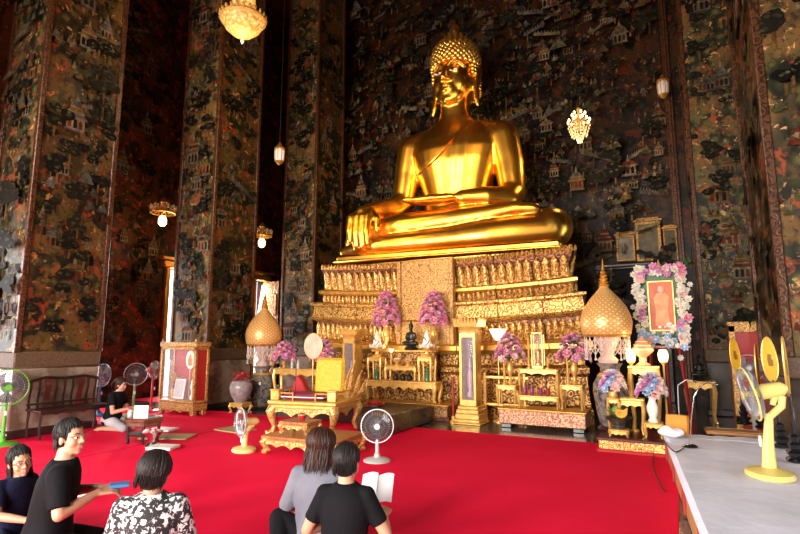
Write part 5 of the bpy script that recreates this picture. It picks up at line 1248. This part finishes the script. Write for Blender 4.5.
    if style == 'short':
        for i in range(90):
            a = PI+rr.uniform(-1.5, 1.5); z0 = rr.uniform(-.02, .03); q0 = V((math.sin(a)*.079*vol, -.028+math.cos(a)*.085*vol, z0)); l_ = rr.uniform(.05, .075)
            mb.tube([q0, q0+V((math.sin(a)*.004, math.cos(a)*.002, -l_*.5)), q0+V((-math.sin(a)*.006+rr.uniform(-.008, .008), -math.cos(a)*.006, -l_))], [.007, .006, .0015], 5, flat=.6)
    mb.build('hair', hair, t, smooth=True); return t, SC, hc, rot, V((base.x, base.y, .0125))
fold_l = ((-.30, .26, .09), (.02, .34, .05), (.12, .33, .03)); fold_r = ((.30, .26, .09), (-.02, .28, .05), (-.12, .3, .03))
kneel_l = ((-.13, .36, .07), (-.12, -.10, .05), (-.10, -.2, .03)); kneel_r = ((.13, .36, .07), (.12, -.10, .05), (.10, -.2, .03))
# seated woman at the far left, looking round with a smile
wl_, *_r = person('person with long dark hair and glasses in navy top smiling at the left edge', (20, 462), 4.05, R_(-78), m_sk[1], m_navy, m_jean, m_hair[0], 'long',
    (((-.26, .16, .34), (-.16, .40, .30), (.3, 1, -.2), (-.2, 0, 1)), ((.25, .18, .34), (.12, .42, .28), (-.2, 1, -.3), (.2, .2, 1))),
    (((-.24, .26, .24), (-.14, .30, .05), (-.14, .40, .03)), ((.26, .28, .10), (.0, .26, .05), (-.1, .28, .03))), look=(R_(-18), R_(-4), R_(10)), sleeve=.75, glasses=True, hs=1.08)
# seated man in black, in profile, holding something blue
mk, SC, hc, rt_, bs_ = person('person with short black hair in black shirt, seen side-on holding a blue packet', (71, 438), 3.7, R_(-34), m_sk[1], m_tblack, m_pblack, m_hair[0], 'short',
    (((-.24, .10, .40), (-.05, .28, .45), (.35, 1, .05), (-.4, 0, 1), .7), ((.25, .09, .38), (.09, .29, .45), (-.25, 1, .05), (.3, .1, 1), .7)),
    (kneel_l, kneel_r), seat=.06, lean=.08, look=(R_(-42), R_(2), 0), sleeve=.85, hs=.95)
p = bs_+rt_ @ V((.02*SC, .41*SC, .465*SC)); tag(MB().box((0, 0, 0), (.10, .13, .025), .006).build('blue_packet', m_fblue, None, p, R_(-34)), 'small blue packet held in the hands of the person in black shirt', 'packet')
# patterned shirt, back view
person('person with dark hair in black and white floral shirt, seen from behind', (154, 475), 3.2, R_(42), m_sk[2], m_flor, m_pblack, m_hair[2], 'short',
    (((-.21, .06, .30), (-.12, .30, .22), (.3, 1, -.1), (-.2, 0, 1)), ((.21, .08, .30), (.14, .32, .22), (-.3, 1, -.1), (.2, 0, 1))), (fold_l, fold_r), lean=.05, look=(R_(-10), R_(-14), R_(8)), sleeve=1.15, hem=.04, vol=1.06, hs=.98, hg=.70, sw=.14, sr=.064)
# grey shirt, back view, legs to the left
person('person with long brown hair in grey shirt sitting sideways, bare foot on the carpet', (321, 446), 4.05, R_(28), m_sk[1], m_grey, m_pblack, m_hair[1], 'mid',
    (((-.25, .08, .30), (-.22, .30, .22), (0, 1, -.3), (-.3, 0, 1)), ((.25, .12, .32), (.12, .34, .28), (-.2, 1, 0), (.2, 0, 1))),
    (((-.30, .05, .22), (-.24, -.20, .06), (-.36, -.24, .03), .75), ((.26, .30, .09), (-.16, .26, .05), (-.26, .22, .03))), lean=.08, look=(R_(-4), R_(-10), R_(4)), sleeve=1.2, hem=.03, vol=1.28, hs=1.0)
# black t-shirt, back view, reading
bt_, SC, hc, rt_, bs_ = person('person with short black hair in black t-shirt, seen from behind reading a white booklet', (347, 464), 3.5, R_(18), m_sk[1], m_tblack, m_pblack, m_hair[0], 'short',
    (((-.26, .03, .30), (-.10, .28, .28), (.4, 1, .1), (-.3, -.2, 1)), ((.27, .04, .30), (.20, .30, .34), (0, 1, .2), (.3, -.2, 1), .8)), (fold_l, fold_r), lean=.04, look=(R_(-6), R_(-14), 0), sleeve=.72, hs=.98, hg=.72, sw=.138, sr=.06)
p = bs_+rt_ @ V((.12*SC, .44*SC, .46*SC))
bk = T('open_booklet', 'open white booklet held by the person in black t-shirt', 'book', p, R_(14)); 
for q, nm in ((-1, 'left_page'), (1, 'right_page')): MB().grid(6, 2, lambda u, v: (q*.115*u if q > 0 else q*.115*(1-u), .02*math.sin(PI*u)+.02*q*0+(v-.5)*.08, (v-.5)*.17+.02*math.sin(u*2)), .003).build(nm, m_white, bk)
# kneeling girl
person('person with a ponytail in black t-shirt kneeling behind the small dark table', (121, 385), 8.9, R_(-70), m_sk[0], m_tblack, m_short, m_hair[1], 'tail',
    (((-.22, .16, .36), (-.10, .38, .40), (.2, 1, -.2), (-.2, 0, 1)), ((.22, .18, .36), (.10, .40, .42), (-.2, 1, -.2), (.2, 0, 1))), (kneel_l[:3]+(0,), kneel_r[:3]+(0,)), seat=.10, lean=.10, look=(R_(6), R_(-18), 0), sleeve=.6)
# things beside them
x, y = G(88, 497)
bk = tag(MB().box((0, 0, .02), (.22, .16, .035), .004).build('book_block', m_paper, None, (x, y, .0125), R_(12)), 'small cream book lying on the carpet beside the person in black shirt', 'book'); MB().box((0, 0, .04), (.225, .165, .005), .001).build('cover', m_fgrey, bk)
x, y = G(10, 533)
t = T('leather_bag', 'brown leather bag on the carpet in front of the smiling person in navy', 'bag', (x-.02, y, .0125), R_(20))
mb = MB(); mb.ball((0, 0, .11), (.15, .09, .12), 18); mb.box((0, 0, .05), (.27, .15, .1), .03); mb.fuse('body', mat('brown_leather', (.09, .03, .015), .45, var=((.05, .015, .01), 9), bmp=(14, .3, .01)), .008, 4, t)
MB().tube([(-.11, 0, .18), (-.09, .0, .28), (0, 0, .32), (.09, 0, .28), (.11, 0, .18)], .011, 8).build('strap', m_wooddk, t); MB().box((.0, -.085, .13), (.06, .02, .05), .008).build('clasp', m_goldd, t)
# ================================================================== white platform on the right
P0, P1_, PZ = -.22, 1.9, .33
m_slat, nt, b = newmat('striped_bamboo'); vc = coords(nt); wv = nd(nt, 'ShaderNodeTexWave', Scale=9.0); wv.bands_direction = 'Z'; nt.links.new(vc, wv.inputs['Vector'])
nt.links.new(ramp(nt, wv.outputs[1], [(.2, (.30, .12, .04)), (.6, (.66, .36, .13))]), b.inputs['Base Color']); b.inputs['Roughness'].default_value = .5
# the platform tapers slightly: its long edge runs from the red base towards the visitor
pe = [(-.245, 8.22), (.02, 4.9), (.12, 3.2)]
plf = T('low_platform', 'long low platform with striped wooden side at the right edge', 'platform', (0, 0, .012))
mb = MB(); top = [(-.225, 7.6), (.14, 3.0), (2.0, 3.0), (2.0, 7.35), (.95, 7.35), (.95, 7.6)]
vs = [(x, y, 0) for x, y in top]+[(x, y, PZ-.02) for x, y in top]; n = len(top)
mb.add(vs, [tuple(range(n)), tuple(range(n, 2*n))[::-1]]+[(i, i+n, (i+1) % n+n, (i+1) % n) for i in range(n)]); mb.build('side_panels', m_slat, plf, smooth=False)
mb = MB()
for u in (.02, .25, .5, .75, .98): 
    x, y = -.225+.365*u, 7.6-4.6*u; mb.box((x-.012, y, (PZ-.02)/2), (.03, .05, PZ-.03), .006)
mb.build('post', m_redpole, plf)
m_cloth = mat('white_cloth', (.80, .81, .93), .8, bmp=(2.5, .35, .05))
rr = random.Random(4)
def ct(u, v):
    e0 = V((-.25, 7.62, 0)); e1 = V((.125, 2.95, 0)); L = e0.lerp(e1, v); q = (2.02 if L.y < 7.3 else 1.05)-L.x
    x = L.x+q*max(0, (u*1.04-.04)); z = PZ+.006
    z += .006*math.sin(23*v+3*u)*math.sin(9*u+2)+.004*math.sin(41*u+13*v)+.004*math.sin(17*v*u*3)
    if u < .04: z = PZ-.02-.03*(1-u/.04); x = L.x-.008
    return (x, L.y if L.y > 3 else L.y, max(z, PZ-.06))
mb = MB(); mb.grid(60, 100, lambda u, v: ct(u, 1-v), .004); tag(mb.build('white_cloth', m_cloth, None, (0, 0, .006)), 'wrinkled white cloth spread over the low platform', 'cloth')
PT = PZ+.025
def pg(px, py): return G(px, py, PT)
x, y = pg(733, 432); y -= .14; t = T('carved_board', 'brown wooden board with a pale inlaid border lying on the white cloth', 'board', (x, y, PT), R_(3))
MB().box((0, 0, .02), (.62, .34, .04), .008).build('board', mat('honey_wood', (.36, .15, .05), .4, var=((.26, .1, .03), 8)), t)
mb = MB()
for s in (-1, 1): mb.box((0, s*.13, .041), (.54, .012, .004)); mb.box((s*.27, 0, .041), (.012, .27, .004))
mb.build('inlay', m_mat, t)
def mic(label, pb, tip, mid, group):
    x, y = pg(*pb); t = T('microphone_stand', label, 'microphone', (x, y, PT), 0, group)
    MB().lathe([(.075, 0), (.078, .012), (.06, .025), (.015, .03)], 20).build('base', m_black, t)
    rr_ = cR; h = [(SX(*mid, y)-x, SZ(*mid, y)-PT), (SX(*tip, y)-x, SZ(*tip, y)-PT)]
    (mx, mz), (tx_, tz2) = h
    MB().tube([(0, 0, .02), (mx*.2, 0, mz*.45), (mx*.5, 0, mz*.85), (mx*.9, 0, mz*1.02), ((mx+tx_)/2, 0, max(mz, tz2)*1.02), (tx_*.95, 0, tz2)], .006, 8).build('gooseneck', m_chrome if 'nearer' in label else m_fgrey, t)
    MB().tube([(tx_*.9, 0, tz2), (tx_*1.1, 0, tz2-.005)], [.011, .016], 10).build('microphone_head', m_black, t); return t
mic('nearer gooseneck microphone on a black disc base on the white cloth', (690, 447), (715, 384), (701, 388), 'gooseneck microphones')
mic('farther gooseneck microphone on a black disc base near the orange cushion', (680, 429), (695, 381), (678, 386), 'gooseneck microphones')
x, y = pg(672, 424)
cushion('floor_cushion', 'orange cushion propped at the far end of the white platform', (SX(676, 409, 7.45), 7.42, PT+.12), (.26, .24, .09), mat('orange_fabric', (.75, .28, .03), .7), R_(-8), R_(75))
mb = MB(); rr = random.Random(8)
for i in range(7): mb.ball((rr.uniform(-.1, .1), rr.uniform(-.06, .06), .05+rr.uniform(0, .05)), (rr.uniform(.06, .1), .06, .05), 10)
o = mb.fuse('folded_towel', m_white, .012, 6, None, (SX(674, 420, 7.15), 7.15, PT-.005)); tag(o, 'bunched white towel in front of the orange cushion', 'towel')
mb = MB(); a0 = V((*pg(684, 449), PT+.01)); pts = [a0]
for px, py, z in ((676, 452, PT+.01), (668, 446, PT+.012), (662, 440, .22), (655, 450, .05), (653, 465, .025), (660, 484, .025), (666, 492, .025), (672, 482, .03), (676, 470, .16)): pts.append(V((*G(px, py, z), z)))
def smooth(ps, n=6):
    out = []
    for i in range(len(ps)-1):
        p0, p1, p2, p3 = ps[max(i-1, 0)], ps[i], ps[i+1], ps[min(i+2, len(ps)-1)]
        for k in range(n): t_ = k/n; out.append(.5*((2*p1)+(p2-p0)*t_+(2*p0-5*p1+4*p2-p3)*t_**2+(3*p1-p0-3*p2+p3)*t_**3))
    return out+[ps[-1]]
mb.tube(smooth(pts[:-2]), .006, 6); tag(mb.build('microphone_cable', m_cable), 'black cable trailing from the nearer microphone to the red carpet', 'cable')
# big yellow fan
x, y = pg(770, 476)
fan('big yellow desk fan with a tall tapered column on the white platform', (x, y, PT), R_(-84), SZ(756, 394, y)-PT, .225, m_fyel2, 'electric fans about the hall', tilt=-.22, off=.09, box=True, base_r=.17, ring=m_fyel2, wires=60)
# ceremonial oval fans on black turned stands
m_talip = mat('yellow_silk_fan', (.80, .48, .03), .5, var=((.72, .38, .02), 14))
def talipot(label, pb, ptop, pbot, turn, lean, zb=None):
    x, y = pg(*pb); t = T('oval_fan_standard', label, 'ceremonial fan', (x, y, PT), turn, 'yellow oval fans on black stands')
    t.rotation_euler = (0, lean, turn)
    z1 = SZ(pb[0], pbot, y)-PT; z2 = SZ(pb[0], ptop, y)-PT; a = (z2-z1)/2; zc_ = (z1+z2)/2
    pr = [(.085, 0), (.088, .02), (.05, .04), (.075, .07), (.078, .09), (.04, .11), (.055, .15), (.056, .165), (.03, .18), (.04, .22), (.04, .235), (.018, .26), (.014, .36)]
    MB().lathe(pr, 18).build('turned_stand', m_black, t)
    MB().cyl((0, 0, .3), (0, 0, z1+.02), .011).build('handle', m_wooddk, t)
    MB().prism([(a*.30*math.cos(2*PI*i/26)*(1-.12*math.sin(2*PI*i/26)), zc_+a*math.sin(2*PI*i/26)) for i in range(26)], .012).build('fan_blade', m_talip, t)
    MB().tube([(a*.30*math.cos(2*PI*i/26)*(1-.12*math.sin(2*PI*i/26)), 0, zc_+a*math.sin(2*PI*i/26)) for i in range(26)], .009, 6, closed=True).build('gilt_rim', m_goldp, t)
    mb = MB(); mb.prism([(-.02, zc_-a*.3), (.025, zc_-a*.3), (.03, zc_-a*.05), (.01, zc_+a*.05), (.02, zc_+a*.2), (-.015, zc_+a*.25), (-.025, zc_)], .018); mb.build('embroidery', mat('brown_embroidery', (.30, .13, .02), .6), t); return t
talipot('yellow oval fan standing farthest back, left of the others', (745, 424), 338, 371, .5, -.06)
talipot('narrow yellow oval fan seen nearly edge-on, second from the back', (763, 428), 344, 384, 1.25, 0)
talipot('broad yellow oval fan facing the hall on its black stand', (783, 447), 337, 382, .25, -.05)
talipot('slanting yellow oval fan nearest the front, at the right edge', (797, 461), 336, 395, 1.3, -.12)
# red cabinet in the passage
rx_, rw_ = cen(728, 766, 330, 10.4); rt = SZ(745, 322, 10.4)
t = T('red_cabinet', 'red cabinet with a carved gilt frame behind the yellow oval fans', 'cabinet', (rx_, 10.6, 0))
MB().box((0, 0, rt/2-.03), (rw_, .4, rt-.06), .015).build('body', m_redlac, t)
mb = MB()
for s in (-1, 1): mb.box((s*(rw_/2-.05), -.2, rt/2), (.1, .05, rt-.1), .01)
for z in (rt-.09, .2): mb.box((0, -.2, z), (rw_, .05, .16), .01)
mb.box((0, 0, rt-.02), (rw_+.04, .44, .06), .015); mb.build('gilt_frame', m_gframe, t)
x_, y_ = SX(750, 372, 9.8), 9.85
fan('grey fan with a round wire guard standing behind the oval fans', (x_, y_, 0), R_(-5), SZ(750, 368, y_), .2, m_fgrey, 'electric fans about the hall', ring=m_fgrey)
# ================================================================== hanging lamps and framed pictures
m_bulb = mat('warm_glass_glow', (1, .8, .5), .3, emit=((1, .66, .28), 5)); m_crys = mat('crystal', (.95, .9, .8), .05, alpha=.45, spec=.8)
m_chain = mat('dark_chain', (.03, .02, .015), .4, .6)
def stem(t, z0, z1): MB().cyl((0, 0, z0), (0, 0, z1), .012, n=8).build('chain', m_chain, t)
def clear(m_, a): return m_
p = DD(243, 22, 9.0)
t = T('chandelier', 'large glowing bowl chandelier with gold rim near the top of the hall', 'chandelier', p, 0, 'hanging lamps'); H = HC-p.z
m_bowl, nt, b = newmat('lit_crystal_bowl'); vc = coords(nt); v = voro(nt, vc, 16)
b.inputs['Base Color'].default_value = (.30, .17, .05, 1); nt.links.new(ramp(nt, v, [(.1, (1, .70, .28)), (.45, (.85, .36, .06)), (.75, (.35, .11, .015))]), b.inputs['Emission Color']); b.inputs['Emission Strength'].default_value = .85
MB().lathe([(.005, -.36), (.03, -.33), (.06, -.30), (.2, -.24), (.32, -.13), (.39, 0), (.40, .05), (.37, .05)], 32).build('crystal_bowl', m_bowl, t)
mb = MB(); mb.lathe([(.40, .0), (.43, .03), (.42, .07), (.38, .07)], 32)
for i in range(24): a = 2*PI*i/24; mb.ball((.42*math.cos(a), .42*math.sin(a), .10), (.025, .025, .045), 7)
mb.build('gilt_rim', m_goldp, t); MB().lathe([(.01, -.44), (.03, -.40), (.02, -.35)], 12).build('drop', m_crys, t)
MB().lathe([(.10, .07), (.2, .12), (.2, .26), (.16, .32), (.22, .36), (.2, .55), (.05, .62)], 24).build('upper_tier', m_bowl, t); stem(t, .6, H)
add_light('POINT', 'chandelier_light', p+V((0, 0, -.6)), None, 60, (1, .7, .36), shadow_soft_size=.3)
def ring_lamp(label, px, py, D, r, gl):
    p = DD(px, py, D); t = T('chandelier', label, 'chandelier', p, 0, 'hanging lamps')
    mb = MB(); mb.tube(circ((0, 0, 0), r, 28), .022, 7, closed=True); mb.tube(circ((0, 0, .12), r*.7, 24), .014, 6, closed=True)
    for i in range(12):
        a = 2*PI*i/12; c, s = math.cos(a), math.sin(a)
        mb.tube([(r*.3*c, r*.3*s, .1), (r*.7*c, r*.7*s, -.03), (r*1.02*c, r*1.02*s, .02), (r*1.05*c, r*1.05*s, .12)], .014, 6); mb.ball((r*1.05*c, r*1.05*s, .14), (.03, .03, .04), 7)
    mb.lathe([(.03, .4), (.1, .28), (.06, .2), (.09, .1), (.03, .0)], 14); mb.build('gilt_ring', m_goldd, t)
    for i in range(12): a = 2*PI*(i+.5)/12; MB().lathe([(.012, .1), (.03, .14), (.03, .19), (.012, .2)], 8, (r*math.cos(a), r*math.sin(a), 0)).build('glass_cup', m_crys, t)
    MB().lathe([(.06, -.08), (.10, -.16), (.10, -.28), (.05, -.34), (.01, -.35)], 16).build('lamp_shade', m_bulb, t); MB().cyl((0, 0, -.1), (0, 0, .1), .02).build('socket', m_goldd, t)
    stem(t, .35, HC-p.z); add_light('POINT', 'chandelier_light', p+V((0, 0, -.55)), None, gl, (1, .68, .34), shadow_soft_size=.1)
ring_lamp('gold ring chandelier with one lit shade hanging left of the second pillar', 163, 213, 13.0, .30, 14)
ring_lamp('smaller gold ring chandelier with one lit shade between the second and third pillars', 262, 236, 15.2, .28, 12)
p = DD(579, 125, 12.0)
t = T('chandelier', 'crystal chandelier with many small lit bulbs before the dark back wall', 'chandelier', p, 0, 'hanging lamps')
mb = MB(); mb.lathe([(.02, .45), (.05, .4), (.03, .3), (.06, .2), (.02, .1), (.05, 0), (.02, -.1)], 14)
bl_ = MB(); cr = MB()
for k, (n, r, z) in enumerate(((10, .25, .02), (6, .15, .2))):
    for i in range(n):
        a = 2*PI*i/n; c, s = math.cos(a), math.sin(a); mb.tube([(0, 0, z-.05), (r*.5*c, r*.5*s, z-.1), (r*c, r*s, z-.02), (r*c, r*s, z+.04)], .01, 6)
        MB().ball((r*c, r*s, z+.085), (.026, .026, .045), 8).build('candle_bulb', m_bulb, t)
        for j in range(4): cr.ball((r*c*(1-.1*j), r*s*(1-.1*j), z-.07-.075*j), (.018, .018, .03), 6)
for j in range(6): 
    for i in range(8): a = 2*PI*i/8; cr.ball((.16*(1-j/7)*math.cos(a+j*.3), .16*(1-j/7)*math.sin(a+j*.3), -.12-.06*j), (.016, .016, .026), 6)
mb.build('gilt_arms', m_goldp, t); cr.build('crystal_drops', mat('lit_crystal', (.95, .75, .45), .1, emit=((1, .5, .16), .35)), t); stem(t, .42, HC-p.z)
add_light('POINT', 'chandelier_light', p+V((0, -.1, -.55)), None, 25, (1, .62, .3), shadow_soft_size=.2)
def lantern(label, px, py, D, s, e):
    p = DD(px, py, D); t = T('hanging_lantern', label, 'lantern', p, 0, 'hanging lamps')
    MB().lathe([(.09*s, -.16*s), (.11*s, -.1*s), (.12*s, .08*s), (.08*s, .15*s)], 8).build('glass_body', mat('lantern_glass', (.8, .7, .6), .15, alpha=.8, emit=((1, .78, .6), e)), t)
    mb = MB(); mb.lathe([(.10*s, .13*s), (.13*s, .16*s), (.05*s, .24*s), (.02*s, .3*s)], 8); mb.lathe([(.02*s, -.24*s), (.07*s, -.2*s), (.11*s, -.15*s), (.09*s, -.15*s)], 8)
    for i in range(8): a = 2*PI*i/8+.39; mb.tube([(.105*s*math.cos(a), .105*s*math.sin(a), -.15*s), (.12*s*math.cos(a), .12*s*math.sin(a), .14*s)], .008, 5)
    mb.build('brass_frame', m_goldd, t); stem(t, .28*s, HC-p.z)
lantern('small pale glass lantern hanging before the third pillar', 279.5, 155, 12.2, 1.05, .35)
lantern('small dim glass lantern hanging at the right end of the back wall', 663, 88, 12.5, 1.2, .05)
# framed pictures on the ledge above the doorway
def frame(label, a, b, top, bot, m, Y=YB-.28):
    x, w_ = cen(a, b, bot, Y); z0, z1 = SZ(a, bot, Y), SZ(a, top, Y); h = z1-z0
    t = T('framed_picture', label, 'picture', (x, Y, z0), 0, 'pictures above the doorway'); t.rotation_euler = (R_(-4), 0, 0); q = w_*.13
    mb = MB()
    for s in (-1, 1): mb.box((s*(w_/2-q/2), 0, h/2), (q, .05, h), .012); mb.box((0, 0, h/2+s*(h/2-q/2)), (w_, .06, q), .012)
    mb.box((0, 0, h+.03), (w_*1.15, .1, .06), .015); mb.box((0, 0, h+.08), (w_*.9, .07, .05), .012); mb.build('carved_frame', m_gframe, t)
    MB().box((0, .01, h/2), (w_-q, .02, h-q)).build('picture', m, t)
zs = SZ(640, 264, YB-.28)
t = T('wall_shelf', 'dark wooden ledge above the doorway carrying three framed pictures', 'shelf', (SX(645, 264, YB-.28), YB-.26, zs)); MB().box((0, 0, -.03), (2.05, .5, .06), .012).build('board', m_wooddk, t)
for s in (-.8, 0, .8): MB().prism([(-.02, 0), (.02, 0), (.02, -.25), (-.02, -.1)], .3, MX.Translation((s, .08, -.06))).build('bracket', m_wooddk, t)
frame('small gold framed pale picture, leftmost above the doorway', 617, 636, 236, 262, mat('pale_print', (.42, .36, .28), .25, var=((.2, .16, .1), 5)))
frame('large gold framed dark picture in the middle above the doorway', 637, 663, 222, 262, mat('dark_print', (.10, .08, .05), .3, var=((.2, .15, .08), 6)))
frame('narrow gold framed picture, rightmost above the doorway', 665, 679, 229, 262, mat('olive_print', (.12, .10, .05), .3, var=((.06, .05, .02), 6)))
frame_x = SX(658, 277, YB-.12)
tag(MB().box((0, 0, 0), (.38, .03, .45), .006).build('white_panel', m_white, None, (frame_x, YB-.14, SZ(658, 277, YB-.14))), 'plain white panel in the dark doorway behind the portrait', 'panel')  # added white panel standing in for a bright rectangle inside the doorway
# ================================================================== light
w = bpy.data.worlds.new('sky'); sc.world = w; w.use_nodes = True
bg = w.node_tree.nodes['Background']; bg.inputs[0].default_value = (.92, .96, 1, 1); bg.inputs[1].default_value = 2.0
DAY = (1.0, .93, .86)
for a, c in ED:      # daylight through the entrance doors behind the visitors
    add_light('AREA', 'entrance_daylight', ((a+c)/2, YE-.35, 2.4), ((a+c)/2, 6, .6), 330, DAY, shape='RECTANGLE', size=c-a, size_y=4.2, spread=R_(130))
for a, c in LD:      # side doors of the left aisle
    add_light('AREA', 'side_daylight', (XL-.35, (a+c)/2, 1.8), (XL+5, (a+c)/2, .9), 240, (.95, .94, .97), shape='RECTANGLE', size=c-a, size_y=3.3)
for a, c in ((-.5, 1.5), (3.6, 5.6), (7.6, 9.2), (11.2, 12.8)):
    add_light('AREA', 'side_daylight', (XR+.35, (a+c)/2, 1.8), (XR-5, (a+c)/2, .8), 50, (1, .95, .9), shape='RECTANGLE', size=c-a, size_y=3.3)
WARM = (1.0, .66, .30)
for x, y, z, e in ((-8.5, 5.2, 5.5, 900), (-.6, 6.2, 5.5, 900)):
    add_light('SPOT', 'statue_floodlight', (x, y, z), (BX, BY-.5, 5.6), e, WARM, spot_size=R_(48), spot_blend=.6, shadow_soft_size=.25)
for x in (-6.6, -2.6):
    add_light('SPOT', 'altar_floodlight', (x, 6.0, 4.6), (x*.6-1.8, 10.3, 1.7), 150, (1, .62, .28), spot_size=R_(75), spot_blend=.7, shadow_soft_size=.3)
sc.view_settings.view_transform = 'Standard'; sc.view_settings.look = 'None'; sc.view_settings.gamma = 1; sc.view_settings.use_curve_mapping = False
sc.view_settings.exposure = 0.45
